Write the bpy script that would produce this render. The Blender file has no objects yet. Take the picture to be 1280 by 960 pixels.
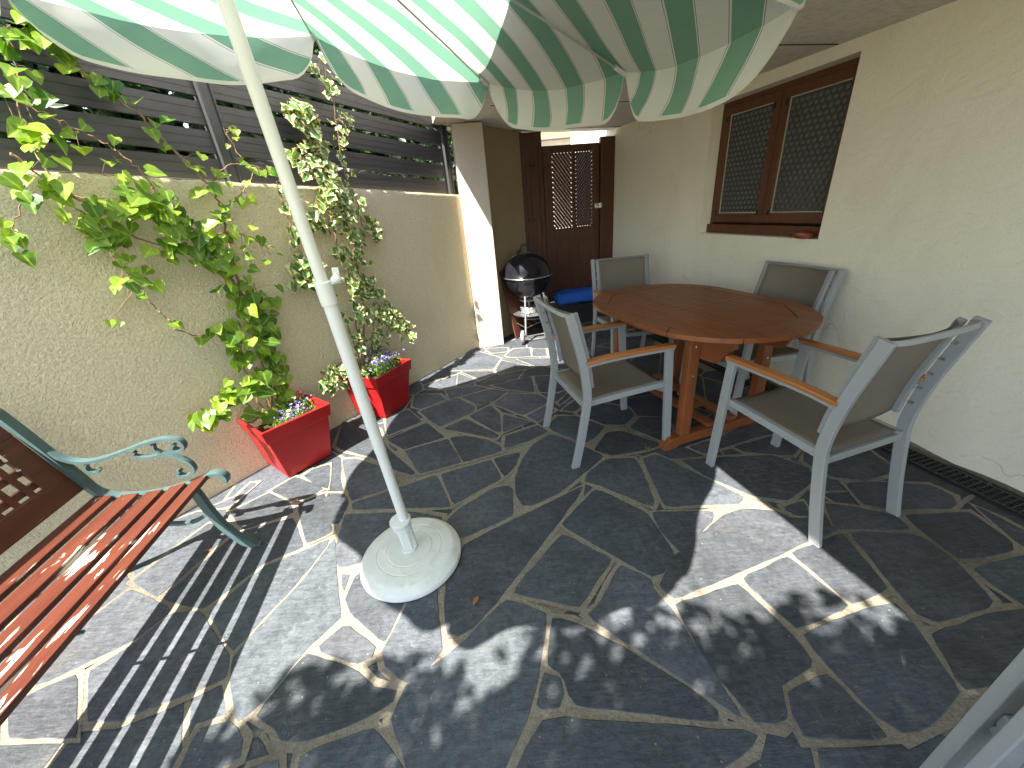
import bpy, bmesh, math, random
import numpy as np
from mathutils import Vector, Matrix, noise

random.seed(11)
rng = np.random.default_rng(11)
R = math.radians
sc = bpy.context.scene
col = sc.collection

# ------------------------------------------------------------------ camera, sky, sun, exposure
FPX, PITCH, ROLL, CAMH = 480.0, 24.7, -5.4, 1.45
cp, sp, cr, sr = math.cos(R(PITCH)), math.sin(R(PITCH)), math.cos(R(ROLL)), math.sin(R(ROLL))
c_fwd = Vector((0, cp, -sp)); _u = Vector((0, sp, cp)); _r = Vector((1, 0, 0))
c_right = cr*_r + sr*_u
c_up = -sr*_r + cr*_u
cam_d = bpy.data.cameras.new('camera'); cam = bpy.data.objects.new('camera', cam_d); col.objects.link(cam)
cam.matrix_world = Matrix(((c_right.x, c_up.x, -c_fwd.x, 0), (c_right.y, c_up.y, -c_fwd.y, 0),
                           (c_right.z, c_up.z, -c_fwd.z, CAMH), (0, 0, 0, 1)))
cam_d.sensor_width = 36; cam_d.lens = FPX/1280*36; cam_d.clip_start = 0.02; cam_d.clip_end = 4000
sc.camera = cam

SUN_AZ, SUN_EL = 33.6, 56.5            # horizontal travel direction of the light (from +y towards +x), elevation
w = bpy.data.worlds.new('World'); sc.world = w; w.use_nodes = True
nt = w.node_tree; bg = nt.nodes['Background']
sky = nt.nodes.new('ShaderNodeTexSky'); sky.sky_type = 'NISHITA'; sky.sun_disc = False
sky.sun_elevation = R(SUN_EL); sky.sun_rotation = R(SUN_AZ+180)
sky.altitude = 500
nt.links.new(sky.outputs[0], bg.inputs[0]); bg.inputs[1].default_value = 0.125
sun_d = bpy.data.lights.new('sun', 'SUN'); sun = bpy.data.objects.new('sun', sun_d); col.objects.link(sun)
sun_d.energy = 5.0; sun_d.angle = R(0.53); sun_d.color = (1.0, 0.95, 0.87)
_sd = Vector((math.sin(R(SUN_AZ))*math.cos(R(SUN_EL)), math.cos(R(SUN_AZ))*math.cos(R(SUN_EL)), -math.sin(R(SUN_EL))))
sun.rotation_euler = _sd.to_track_quat('-Z', 'Y').to_euler(); sun.location = (-3, -4, 8)
vs = sc.view_settings; vs.view_transform = 'Standard'; vs.look = 'None'; vs.gamma = 1; vs.exposure = 2.3
vs.use_curve_mapping = False
try:
    vs.use_white_balance = True; vs.white_balance_temperature = 6850; vs.white_balance_tint = 10
except Exception: pass
sc.cycles.max_bounces = 10; sc.cycles.diffuse_bounces = 6; sc.cycles.transmission_bounces = 6
sc.cycles.use_denoising = True

# ------------------------------------------------------------------ measuring helpers (real-space, from the photograph's perspective)
def ray(px, py):
    return c_right*((px-640)/FPX) - c_up*((py-480)/FPX) + c_fwd
def at(px, py, z=0.0):
    d = ray(px, py); t = (z-CAMH)/d.z
    return Vector((0, 0, CAMH)) + d*t
def onplane(px, py, p0, n):
    d = ray(px, py); t = (p0-Vector((0, 0, CAMH))).dot(n)/d.dot(n)
    return Vector((0, 0, CAMH)) + d*t

# ------------------------------------------------------------------ materials
class NT:
    def __init__(s, name):
        s.m = bpy.data.materials.new(name); s.m.use_nodes = True
        s.t = s.m.node_tree; s.b = s.t.nodes['Principled BSDF']; s.out = s.t.nodes['Material Output']
    def n(s, typ, **kw):
        x = s.t.nodes.new(typ)
        for k, v in kw.items():
            if k.startswith('i_'):
                x.inputs[k[2:]].default_value = v
            else: setattr(x, k, v)
        return x
    def l(s, a, b): s.t.links.new(a, b)
    def coord(s, kind='Object', scale=(1, 1, 1)):
        tc = s.n('ShaderNodeTexCoord'); mp = s.n('ShaderNodeMapping'); mp.inputs['Scale'].default_value = scale
        s.l(tc.outputs[kind], mp.inputs[0]); return mp.outputs[0]
    def noise(s, vec, scale, detail=4, rough=.55, dist=0):
        x = s.n('ShaderNodeTexNoise'); x.inputs['Scale'].default_value = scale; x.inputs['Detail'].default_value = detail
        x.inputs['Roughness'].default_value = rough; x.inputs['Distortion'].default_value = dist
        if vec is not None: s.l(vec, x.inputs['Vector'])
        return x.outputs['Fac']
    def ramp(s, fac, stops, interp='LINEAR'):
        x = s.n('ShaderNodeValToRGB'); cr_ = x.color_ramp; cr_.interpolation = interp
        while len(cr_.elements) < len(stops): cr_.elements.new(0.5)
        for e, (p, c) in zip(cr_.elements, stops):
            e.position = p; e.color = (c, c, c, 1) if isinstance(c, (int, float)) else (*c, 1)
        s.l(fac, x.inputs[0]); return x.outputs[0]
    def mix(s, fac, a, b, mode='MIX'):
        x = s.n('ShaderNodeMix', data_type='RGBA', blend_type=mode)
        for sock, v in ((x.inputs[0], fac), (x.inputs[6], a), (x.inputs[7], b)):
            if isinstance(v, (int, float)): sock.default_value = v if sock == x.inputs[0] else (v, v, v, 1)
            elif isinstance(v, tuple): sock.default_value = (*v, 1)
            else: s.l(v, sock)
        return x.outputs[2]
    def math(s, op, a, b=0.0, clamp=False):
        x = s.n('ShaderNodeMath', operation=op, use_clamp=clamp)
        for i, v in enumerate((a, b)):
            if isinstance(v, (int, float)): x.inputs[i].default_value = v
            else: s.l(v, x.inputs[i])
        return x.outputs[0]
    def bump(s, h, dist=.01, strength=1.0, normal=None):
        x = s.n('ShaderNodeBump'); x.inputs['Distance'].default_value = dist; x.inputs['Strength'].default_value = strength
        s.l(h, x.inputs['Height'])
        if normal is not None: s.l(normal, x.inputs['Normal'])
        s.l(x.outputs[0], s.b.inputs['Normal']); return x.outputs[0]
    def base(s, v):
        if isinstance(v, tuple): s.b.inputs['Base Color'].default_value = (*v, 1)
        else: s.l(v, s.b.inputs['Base Color'])
    def rough(s, v):
        if isinstance(v, (int, float)): s.b.inputs['Roughness'].default_value = v
        else: s.l(v, s.b.inputs['Roughness'])
    def set(s, **kw):
        for k, v in kw.items(): s.b.inputs[k.replace('_', ' ')].default_value = v

M = {}
def simple(name, c, rough=.5, metal=0, var=.15, scale=12, bump=.0, bscale=80, spec=.5):
    m = NT(name); v = m.coord()
    f = m.noise(v, scale, 5)
    m.base(m.mix(f, tuple(x*(1-var) for x in c), tuple(min(1, x*(1+var)) for x in c)))
    m.rough(m.ramp(m.noise(v, scale*2.3, 3), [(0.3, max(.05, rough-.08)), (.7, min(1, rough+.1))]))
    m.set(Metallic=metal); m.b.inputs['Specular IOR Level'].default_value = spec
    if bump: m.bump(m.noise(v, bscale, 4), bump)
    M[name] = m.m; return m.m

def mat_slate():
    m = NT('slate'); v = m.coord()
    at_ = m.n('ShaderNodeAttribute', attribute_name='tint')
    big = m.noise(v, 3.2, 6, .6, .4); fine = m.noise(v, 38, 6, .7); streak = m.noise(m.coord(scale=(1, 4.5, 1)), 14, 5, .65)
    c = m.mix(m.ramp(big, [(.3, 0.0), (.7, 1.0)]), (.029, .035, .043), (.060, .069, .082))
    c = m.mix(m.math('MULTIPLY', m.ramp(streak, [(.45, 0.0), (.75, 1.0)]), .45), c, (.092, .098, .105))
    c = m.mix(m.ramp(fine, [(.36, .55), (.56, 0.0)]), c, (.016, .019, .023))
    c = m.mix(m.ramp(m.noise(v, 11, 6, .7, .3), [(.56, 0.0), (.72, .40)]), c, (.105, .11, .112))
    c = m.mix(.75, c, at_.outputs['Color'], 'MULTIPLY')
    c = m.mix(1.0, c, (1.45, 1.45, 1.45), 'MULTIPLY')
    # rusty stains and pale lime specks
    st = m.noise(v, 2.1, 5, .6, 1.0)
    c = m.mix(m.math('MULTIPLY', m.ramp(st, [(.60, 0.0), (.72, 1.0)]), .28), c, (.11, .085, .06))
    ring = m.noise(v, 9, 3, .5, 1.5)
    c = m.mix(m.math('MULTIPLY', m.ramp(ring, [(.49, 0.0), (.5, 1.0), (.51, 1.0), (.52, 0.0)]), m.ramp(m.noise(v, 2.6, 2), [(.55, 0.0), (.65, .30)])), c, (.17, .175, .18))
    sp_ = m.n('ShaderNodeTexVoronoi'); sp_.inputs['Scale'].default_value = 24; m.l(v, sp_.inputs['Vector'])
    c = m.mix(m.ramp(sp_.outputs['Distance'], [(.05, .75), (.085, 0.0)]), c, (.24, .235, .22))
    scr = m.noise(m.coord(scale=(3, .35, 1)), 60, 3, .6, .8)
    c = m.mix(m.ramp(scr, [(.70, 0.0), (.76, .35)]), c, (.2, .21, .22))
    m.base(c)
    m.rough(m.ramp(m.noise(v, 7, 5), [(.3, .50), (.7, .75)]))
    m.b.inputs['Specular IOR Level'].default_value = .32
    # stepped cleft surface
    ter = m.noise(v, 5.5, 5, .55, .6)
    terr = m.math('DIVIDE', m.math('FLOOR', m.math('MULTIPLY', ter, 11)), 11)
    h = m.math('ADD', m.math('MULTIPLY', terr, .5), m.math('ADD', m.math('MULTIPLY', fine, .22), m.math('MULTIPLY', streak, .22)))
    m.bump(h, .020, .9)
    M['slate'] = m.m
def mat_grout():
    m = NT('grout'); v = m.coord()
    c = m.mix(m.noise(v, 5, 6, .65), (.25, .22, .17), (.41, .365, .29))
    c = m.mix(m.ramp(m.noise(v, 90, 5, .7), [(.35, .5), (.6, 0.0)]), c, (.12, .10, .075))
    c = m.mix(m.ramp(m.noise(v, 1.3, 4), [(.52, 0.0), (.7, .7)]), c, (.11, .10, .08))
    m.base(c); m.rough(.95); m.set(**{'Specular_IOR_Level': .1})
    m.bump(m.math('ADD', m.noise(v, 70, 6, .75), m.noise(v, 14, 4)), .012)
    M['grout'] = m.m
def mat_render(name, a, b, bscale, bdist, stain=True, rough=.95, spot=.28):
    m = NT(name); v = m.coord()
    c = m.mix(m.noise(v, 2.2, 6, .6), a, b)
    c = m.mix(m.ramp(m.noise(v, bscale*.9, 4, .6), [(.35, spot), (.55, 0.0)]), c, tuple(x*.6 for x in a))
    if stain:
        c = m.mix(m.math('MULTIPLY', m.ramp(m.noise(m.coord(scale=(1, 1, .3)), 2.6, 5, .6, .5), [(.5, 0.0), (.75, 1.0)]), .30), c, tuple(x*.72 for x in a))
    m.base(c); m.rough(rough); m.set(**{'Specular_IOR_Level': .15})
    h = m.math('ADD', m.noise(v, bscale, 5, .6, .3), m.math('MULTIPLY', m.noise(v, bscale*3.1, 3), .4))
    m.bump(h, bdist); M[name] = m.m
def mat_wood(name, dark, light, axis=1, scale=1.0, rough=.45, peel=0.0, gloss=.4):
    m = NT(name); s = [18*scale]*3; s[axis] = 1.3*scale
    v = m.coord(scale=tuple(s)); vo = m.coord()
    g = m.noise(v, 1.0, 7, .62, .6); g2 = m.noise(v, 4.0, 4, .6)
    c = m.mix(m.ramp(g, [(.28, 0.0), (.72, 1.0)]), dark, light)
    c = m.mix(m.ramp(g2, [(.55, 0.0), (.8, .5)]), c, tuple(x*.45 for x in dark))
    c = m.mix(m.ramp(m.noise(vo, 3.0, 3), [(.35, .25), (.65, 0.0)]), c, tuple(x*.6 for x in dark))
    hgt = g
    if peel:
        s2 = [30*scale]*3; s2[axis] = 4.5*scale
        p = m.noise(m.coord(scale=tuple(s2)), 1.0, 6, .6, .8)
        area = m.noise(vo, 3.2, 3)
        f = m.ramp(m.math('ADD', p, m.math('MULTIPLY', area, .55)), [(.93-peel, 0.0), (.95-peel, 1.0)])
        c = m.mix(f, c, m.mix(g2, (.46, .40, .33), (.74, .70, .62)))
        hgt = m.math('SUBTRACT', g, f)
        m.rough(m.mix(f, rough, .85))
    else: m.rough(m.ramp(g2, [(.3, rough-.08), (.7, rough+.12)]))
    m.base(c); m.b.inputs['Specular IOR Level'].default_value = gloss
    m.bump(hgt, .0016); M[name] = m.m
def mat_leaf(name, a, b, edge=None, trans=.42):
    m = NT(name); v = m.coord()
    at_ = m.n('ShaderNodeAttribute', attribute_name='tint')
    c = m.mix(at_.outputs['Fac'], a, b)
    uv = m.n('ShaderNodeUVMap'); sep = m.n('ShaderNodeSeparateXYZ'); m.l(uv.outputs[0], sep.inputs[0])
    if edge:
        f = m.math('ADD', sep.outputs[0], m.math('MULTIPLY', m.math('SUBTRACT', m.noise(v, 28, 3), .5), .7))
        c = m.mix(m.ramp(f, [(.50, 0.0), (.62, 1.0)]), c, edge)
    c = m.mix(m.ramp(sep.outputs[1], [(.0, .45), (.08, 0.0)]), c, tuple(min(1, x*1.7) for x in b))
    c = m.mix(m.ramp(m.noise(v, 40, 4), [(.4, .3), (.6, 0.0)]), c, tuple(x*.7 for x in a))
    m.base(c); m.rough(.42); m.b.inputs['Specular IOR Level'].default_value = .45
    tr = m.n('ShaderNodeBsdfTranslucent'); mx = m.n('ShaderNodeMixShader', i_Fac=trans)
    tc_ = m.mix(1.0, c, (1.3, 1.35, .55), 'MULTIPLY'); m.l(tc_, tr.inputs[0])
    m.l(m.b.outputs[0], mx.inputs[1]); m.l(tr.outputs[0], mx.inputs[2]); m.l(mx.outputs[0], m.out.inputs[0])
    M[name] = m.m
def mat_canopy():
    m = NT('canopy_cloth'); uv = m.n('ShaderNodeUVMap'); sep = m.n('ShaderNodeSeparateXYZ'); m.l(uv.outputs[0], sep.inputs[0])
    wob = m.math('MULTIPLY', m.math('SUBTRACT', m.noise(uv.outputs[0], 1.2, 2), .5), .03)
    f = m.math('FRACT', m.math('ADD', sep.outputs[0], wob))
    white = (.80, .79, .75); line = (.20, .25, .24)
    weave = m.noise(m.coord('UV', (1, 12, 1)), 60, 3, .7)
    green = m.mix(weave, (.18, .38, .285), (.26, .46, .36))
    x = m.n('ShaderNodeValToRGB'); x.color_ramp.interpolation = 'CONSTANT'
    st = [(0, 1), (.44, 0), (.47, 2), (.482, 0), (.965, 2), (.977, 0)]
    while len(x.color_ramp.elements) < len(st): x.color_ramp.elements.new(.5)
    for e, (p, k) in zip(x.color_ramp.elements, st): e.position = p; e.color = ((1, 0, 0, 1) if k == 1 else (0, 1, 0, 1) if k == 2 else (0, 0, 0, 1))
    m.l(f, x.inputs[0]); sc_ = m.n('ShaderNodeSeparateColor'); m.l(x.outputs[0], sc_.inputs[0])
    c = m.mix(sc_.outputs[0], white, green); c = m.mix(sc_.outputs[1], c, line)
    c = m.mix(m.ramp(sep.outputs[1], [(.90, 0.0), (.905, 1.0)], 'CONSTANT'), c, (.78, .76, .69))
    c = m.mix(m.math('MULTIPLY', m.noise(m.coord(), 2.5, 5, .6), .18), c, (.45, .42, .34))
    tr = m.n('ShaderNodeBsdfTranslucent'); df = m.n('ShaderNodeBsdfDiffuse'); mx = m.n('ShaderNodeMixShader', i_Fac=.42)
    gm = m.n('ShaderNodeGamma', i_Gamma=1.35); m.l(c, gm.inputs[0]); m.l(gm.outputs[0], tr.inputs[0]); m.l(c, df.inputs[0])
    b = m.n('ShaderNodeBump'); b.inputs['Distance'].default_value = .004; m.l(m.noise(m.coord(), 14, 4), b.inputs['Height'])
    m.l(b.outputs[0], df.inputs['Normal'])
    m.l(df.outputs[0], mx.inputs[1]); m.l(tr.outputs[0], mx.inputs[2]); m.l(mx.outputs[0], m.out.inputs[0])
    M['canopy_cloth'] = m.m
def mat_pane():
    m = NT('figured_glass'); tc = m.n('ShaderNodeTexCoord'); sep = m.n('ShaderNodeSeparateXYZ'); m.l(tc.outputs['Object'], sep.inputs[0])
    dt = m.n('ShaderNodeVectorMath', operation='DOT_PRODUCT'); m.l(tc.outputs['Object'], dt.inputs[0]); dt.inputs[1].default_value = (math.sin(R(-12.5)), math.cos(R(-12.5)), 0)
    P = .042
    row = m.math('FLOOR', m.math('DIVIDE', sep.outputs[2], P*.86))
    fx = m.math('SUBTRACT', m.math('FRACT', m.math('ADD', m.math('DIVIDE', dt.outputs['Value'], P), m.math('MULTIPLY', row, .5))), .5)
    fz = m.math('SUBTRACT', m.math('FRACT', m.math('DIVIDE', sep.outputs[2], P*.86)), .5)
    d = m.math('SQRT', m.math('ADD', m.math('MULTIPLY', fx, fx), m.math('MULTIPLY', fz, fz)))
    c = m.ramp(d, [(.26, (.135, .145, .142)), (.46, (.045, .05, .052))])
    c = m.mix(m.noise(tc.outputs['Object'], 5, 3), c, (.05, .05, .048))
    m.base(c); m.rough(.22); m.b.inputs['Specular IOR Level'].default_value = .6
    m.bump(m.ramp(d, [(.1, 1.0), (.5, 0.0)]), .004); M['figured_glass'] = m.m
def mat_rubble(name, cells, cols, bd):
    m = NT(name); v = m.coord(); wv = m.n('ShaderNodeTexVoronoi', i_Scale=cells); m.l(v, wv.inputs['Vector'])
    e = m.n('ShaderNodeTexVoronoi', feature='DISTANCE_TO_EDGE', i_Scale=cells); m.l(v, e.inputs['Vector'])
    sep = m.n('ShaderNodeSeparateColor'); m.l(wv.outputs['Color'], sep.inputs[0])
    c = m.ramp(sep.outputs[0], cols); c = m.mix(m.ramp(e.outputs['Distance'], [(.02, 1.0), (.07, 0.0)]), c, (.05, .045, .035))
    c = m.mix(m.noise(v, 14, 5), c, (.2, .19, .17)); m.base(c); m.rough(.95)
    m.bump(m.ramp(e.outputs['Distance'], [(0, 0.0), (.2, 1.0)]), bd); M[name] = m.m

mat_slate(); mat_grout(); mat_canopy(); mat_pane()
mat_render('roughcast', (.82, .71, .475), (.90, .80, .575), 75, .024)
def mat_plaster():
    m = NT('smooth_render'); v = m.coord(); vs_ = m.coord(scale=(1, 1, .35))
    c = m.mix(m.noise(v, 1.6, 6, .62), (.77, .71, .575), (.88, .83, .70))
    c = m.mix(m.math('MULTIPLY', m.ramp(m.noise(vs_, 3.2, 6, .65, .8), [(.52, 0.0), (.72, 1.0)]), .22), c, (.52, .46, .35))
    c = m.mix(m.ramp(m.noise(v, 130, 3, .7), [(.30, .25), (.46, 0.0)]), c, (.42, .38, .30))
    wv = m.n('ShaderNodeVectorMath', operation='ADD'); nz_ = m.n('ShaderNodeTexNoise'); nz_.inputs['Scale'].default_value = 5; m.l(v, nz_.inputs['Vector'])
    sc1 = m.n('ShaderNodeVectorMath', operation='SCALE'); sc1.inputs['Scale'].default_value = .35; m.l(nz_.outputs['Color'], sc1.inputs[0]); m.l(v, wv.inputs[0]); m.l(sc1.outputs[0], wv.inputs[1])
    e = m.n('ShaderNodeTexVoronoi', feature='DISTANCE_TO_EDGE', i_Scale=.85); m.l(wv.outputs[0], e.inputs['Vector'])
    cr_ = m.math('MULTIPLY', m.ramp(e.outputs['Distance'], [(.0, 1.0), (.0022, 0.0)]), m.ramp(m.noise(v, 1.1, 2), [(.55, 0.0), (.62, .5)]))
    c = m.mix(cr_, c, (.25, .21, .15))
    m.base(c); m.rough(.92); m.b.inputs['Specular IOR Level'].default_value = .2
    h = m.math('ADD', m.math('MULTIPLY', m.noise(m.coord(scale=(1, 1, 2.2)), 7, 4, .5, 1.2), 1.6), m.math('MULTIPLY', m.noise(v, 95, 4, .65), .35))
    m.bump(h, .004); M['smooth_render'] = m.m
mat_plaster()
mat_render('pillar_render', (.50, .43, .355), (.62, .55, .47), 120, .006)
mat_render('shaded_recess_render', (.30, .235, .15), (.38, .30, .20), 90, .004)  # cream plaster darkened to brown: the recess's shade is put into its colour
mat_render('concrete', (.58, .55, .49), (.80, .77, .70), 26, .014)
mat_render('far_render', (.40, .39, .33), (.52, .50, .43), 6, .01)
mat_wood('teak', (.172, .050, .016), (.315, .098, .031), 1, 1.0, .38, 0, .5)
mat_wood('teak_upright', (.172, .050, .016), (.315, .098, .031), 2, 1.0, .38, 0, .5)
mat_wood('teak_cross', (.172, .050, .016), (.315, .098, .031), 0, 1.0, .38, 0, .5)
mat_wood('arm_wood', (.34, .12, .035), (.52, .21, .07), 1, 1.6, .4)
mat_wood('bench_wood', (.066, .016, .0095), (.125, .035, .020), 1, 1.0, .42, .045)
mat_wood('bench_back_wood', (.055, .016, .009), (.11, .034, .018), 1, 1.0, .5, -.06)
mat_wood('door_wood', (.060, .020, .011), (.105, .038, .020), 2, .8, .5)
mat_wood('window_wood', (.095, .036, .018), (.145, .056, .027), 2, 1.0, .4)
mat_leaf('ivy_leaf', (.06, .16, .018), (.34, .47, .06), None, .5)
mat_leaf('variegated_leaf', (.035, .10, .025), (.14, .25, .06), (.66, .62, .33), .30)
mat_leaf('tree_leaf', (.030, .075, .014), (.075, .14, .028))
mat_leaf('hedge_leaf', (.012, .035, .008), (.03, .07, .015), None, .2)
mat_leaf('herb_leaf', (.07, .14, .03), (.19, .29, .07))
mat_rubble('rubble', 6, [(0, (.30, .25, .18)), (.5, (.18, .15, .12)), (1, (.42, .38, .31))], .06)
simple('grey_metal', (.29, .30, .305), .38, .0, .06, 30, 0, 80, .6)
simple('steel', (.62, .63, .65), .28, .9, .08)
simple('white_pole', (.74, .735, .70), .38, 0, .05)
m = NT('white_plastic'); v = m.coord()
c = m.mix(m.noise(v, 6, 5), (.62, .63, .60), (.74, .75, .72))
c = m.mix(m.ramp(m.noise(v, 55, 5, .7), [(.62, 0.0), (.70, .30)]), c, (.40, .38, .33))
c = m.mix(m.math('MULTIPLY', m.ramp(m.noise(v, 7, 6, .65, 1.2), [(.52, 0.0), (.66, 1.0)]), .4), c, (.46, .44, .38))
m.base(c); m.rough(m.ramp(m.noise(v, 12, 4), [(.3, .45), (.7, .75)])); m.bump(m.noise(v, 90, 4), .0012); M['white_plastic'] = m.m
simple('rib_metal', (.50, .49, .46), .5, .2, .1)
simple('sling', (.185, .152, .120), .8, 0, .14, 4, .0012, 520, .25)
simple('fence_metal', (.050, .050, .054), .48, 0, .10, 9, .0004, 120, .45)
simple('red_plastic', (.36, .010, .012), .40, 0, .22, 5, 0, 80, .45)
simple('soil', (.05, .032, .02), .95, 0, .5, 40, .02, 45, .1)
simple('green_iron', (.060, .105, .108), .45, .1, .35, 22, .001, 90, .5)
simple('black_enamel', (.010, .010, .014), .13, 0, .1, 8, 0, 80, .6)
simple('ash_metal', (.36, .36, .37), .4, .7, .25)
simple('black_plastic', (.014, .014, .015), .5, 0, .2, 60, .004, 60)
simple('tyre_grey', (.17, .17, .18), .6, 0, .15)
simple('blue_mat', (.025, .12, .52), .8, 0, .30, 35, .006, 60, .2)
simple('stem_bark', (.20, .12, .065), .8, 0, .35, 30)
simple('bark', (.10, .075, .05), .9, 0, .4, 12, .02, 20)
simple('petal', (.20, .13, .50), .7, 0, .35, 30)
simple('petal_white', (.75, .72, .80), .7, 0, .1)
simple('red_petal', (.6, .01, .012), .7)
simple('terracotta', (.22, .05, .022), .45, 0, .3)
simple('earth', (.17, .16, .075), .95, 0, .4, .6, .03, 3, .1)
simple('field', (.17, .22, .075), .95, 0, .45, .02, 0, 3, .1)
simple('dry_leaf', (.28, .10, .035), .8)
simple('far_roof', (.16, .10, .085), .9)
simple('dark_hinge', (.02, .015, .012), .5, .3)
simple('putty', (.45, .42, .33), .8)
simple('pavement', (.46, .43, .37), .95, 0, .15, 3)

# ------------------------------------------------------------------ mesh helpers
class MB:
    def __init__(s): s.v = []; s.f = []; s.uv = []; s.tint = []; s.cur = None
    def add(s, vs, fs, uvs=None, tint=None):
        o = len(s.v); s.v += [tuple(x) for x in vs]; s.f += [tuple(i+o for i in f) for f in fs]
        if uvs is not None: s.uv += uvs
        s.tint += [tint if tint is not None else (1, 1, 1)]*len(vs)
        return s
    def box(s, c, d, rot=None):
        x, y, z = d[0]/2, d[1]/2, d[2]/2
        vs = [Vector((a*x, b*y, e*z)) for e in (-1, 1) for b in (-1, 1) for a in (-1, 1)]
        if rot is not None: vs = [rot @ q for q in vs]
        vs = [q+Vector(c) for q in vs]
        return s.add(vs, [(0, 2, 3, 1), (4, 5, 7, 6), (0, 1, 5, 4), (2, 6, 7, 3), (0, 4, 6, 2), (1, 3, 7, 5)])
    def bar(s, a, b, wdt, hgt, upv=(0, 0, 1)):
        a, b = Vector(a), Vector(b); d = (b-a).normalized(); u = Vector(upv); x = d.cross(u).normalized(); u = x.cross(d).normalized()
        vs = [p + x*(i*wdt/2) + u*(j*hgt/2) for p in (a, b) for (i, j) in ((-1, -1), (1, -1), (1, 1), (-1, 1))]
        return s.add(vs, [(3, 2, 1, 0), (4, 5, 6, 7), (0, 1, 5, 4), (1, 2, 6, 5), (2, 3, 7, 6), (3, 0, 4, 7)])
    def sweep_rect(s, pts, wdt, dep, side):
        """rectangular section, wdt along 'side', dep perpendicular to the path"""
        pts = [Vector(p) for p in pts]; side = Vector(side).normalized(); n = len(pts); vs = []
        for i, p in enumerate(pts):
            t = (pts[min(i+1, n-1)]-pts[max(i-1, 0)]).normalized(); u = t.cross(side).normalized()
            vs += [p+side*(a*wdt/2)+u*(b*dep/2) for a, b in ((-1, -1), (1, -1), (1, 1), (-1, 1))]
        fs = []
        for i in range(n-1):
            for k in range(4): fs.append((i*4+k, i*4+(k+1) % 4, i*4+4+(k+1) % 4, i*4+4+k))
        fs += [(3, 2, 1, 0), tuple(n*4-4+k for k in range(4))]
        return s.add(vs, fs)
    def tube(s, pts, r, n=8, cap=True):
        pts = [Vector(p) for p in pts]; m = len(pts); rr = r if isinstance(r, (list, tuple)) else [r]*m
        t0 = (pts[1]-pts[0]).normalized(); u = t0.orthogonal().normalized(); vs = []
        for i, p in enumerate(pts):
            t = (pts[min(i+1, m-1)]-pts[max(i-1, 0)])
            t = t.normalized() if t.length > 1e-9 else t0
            u = (u - t*u.dot(t)); u = u.normalized() if u.length > 1e-6 else t.orthogonal().normalized()
            w_ = t.cross(u)
            vs += [p + (u*math.cos(2*math.pi*k/n)+w_*math.sin(2*math.pi*k/n))*rr[i] for k in range(n)]
        fs = [(i*n+k, i*n+(k+1) % n, (i+1)*n+(k+1) % n, (i+1)*n+k) for i in range(m-1) for k in range(n)]
        if cap: fs += [tuple(range(n-1, -1, -1)), tuple((m-1)*n+k for k in range(n))]
        return s.add(vs, fs)
    def lathe(s, prof, c=(0, 0, 0), n=40, rot=None, caps=True):
        vs = []; m = len(prof)
        for r, z in prof:
            for k in range(n):
                q = Vector((r*math.cos(2*math.pi*k/n), r*math.sin(2*math.pi*k/n), z))
                if rot is not None: q = rot @ q
                vs.append(q+Vector(c))
        fs = [(i*n+k, i*n+(k+1) % n, (i+1)*n+(k+1) % n, (i+1)*n+k) for i in range(m-1) for k in range(n)]
        if caps: fs += [tuple(range(n-1, -1, -1)), tuple((m-1)*n+k for k in range(n))]
        return s.add(vs, fs)
    def prism(s, poly, z0, z1, tf=None):
        """polygon [(a,b)] extruded z0..z1, tf maps (a,b,z) to space"""
        tf = tf or (lambda a, b, z: Vector((a, b, z))); n = len(poly)
        vs = [tf(a, b, z0) for a, b in poly]+[tf(a, b, z1) for a, b in poly]
        return s.add(vs, [tuple(range(n-1, -1, -1)), tuple(range(n, 2*n))]+[(k, (k+1) % n, n+(k+1) % n, n+k) for k in range(n)])
    def build(s, name, mat, parent=None, smooth=False, bevel=0, angle=40, inverse=False):
        me = bpy.data.meshes.new(name); me.from_pydata(s.v, [], s.f)
        if s.uv:
            lay = me.uv_layers.new(name='UVMap'); flat = [s.uv[l.vertex_index] for l in me.loops]
            lay.data.foreach_set('uv', [x for q in flat for x in q])
        if any(t != (1, 1, 1) for t in s.tint):
            a = me.color_attributes.new('tint', 'FLOAT_COLOR', 'POINT')
            a.data.foreach_set('color', [x for q in s.tint for x in (q[0], q[1], q[2], 1)])
        me.update(); bm = bmesh.new(); bm.from_mesh(me)
        if len(s.f) < 20000 and not s.uv: bmesh.ops.recalc_face_normals(bm, faces=bm.faces)
        bm.to_mesh(me); bm.free()
        for mm in (mat if isinstance(mat, (list, tuple)) else [mat]): me.materials.append(M[mm])
        o = bpy.data.objects.new(name, me); col.objects.link(o)
        if smooth:
            me.shade_smooth()
            try: me.set_sharp_from_angle(angle=R(angle))
            except Exception: pass
        if bevel:
            b = o.modifiers.new('bevel', 'BEVEL'); b.width = bevel; b.segments = 2; b.limit_method = 'ANGLE'; b.angle_limit = R(50)
        if parent is not None: o.parent = parent
        return o
def tag(o, label, cat, group=None, kind=None):
    if label: o['label'] = label
    if cat: o['category'] = cat
    if group: o['group'] = group
    if kind: o['kind'] = kind
    return o
def thing(name, label, cat, loc=(0, 0, 0), rz=0, group=None):
    o = bpy.data.objects.new(name, None); o.empty_display_size = .1; col.objects.link(o)
    o.location = loc; o.rotation_euler = (0, 0, rz); return tag(o, label, cat, group)
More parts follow.
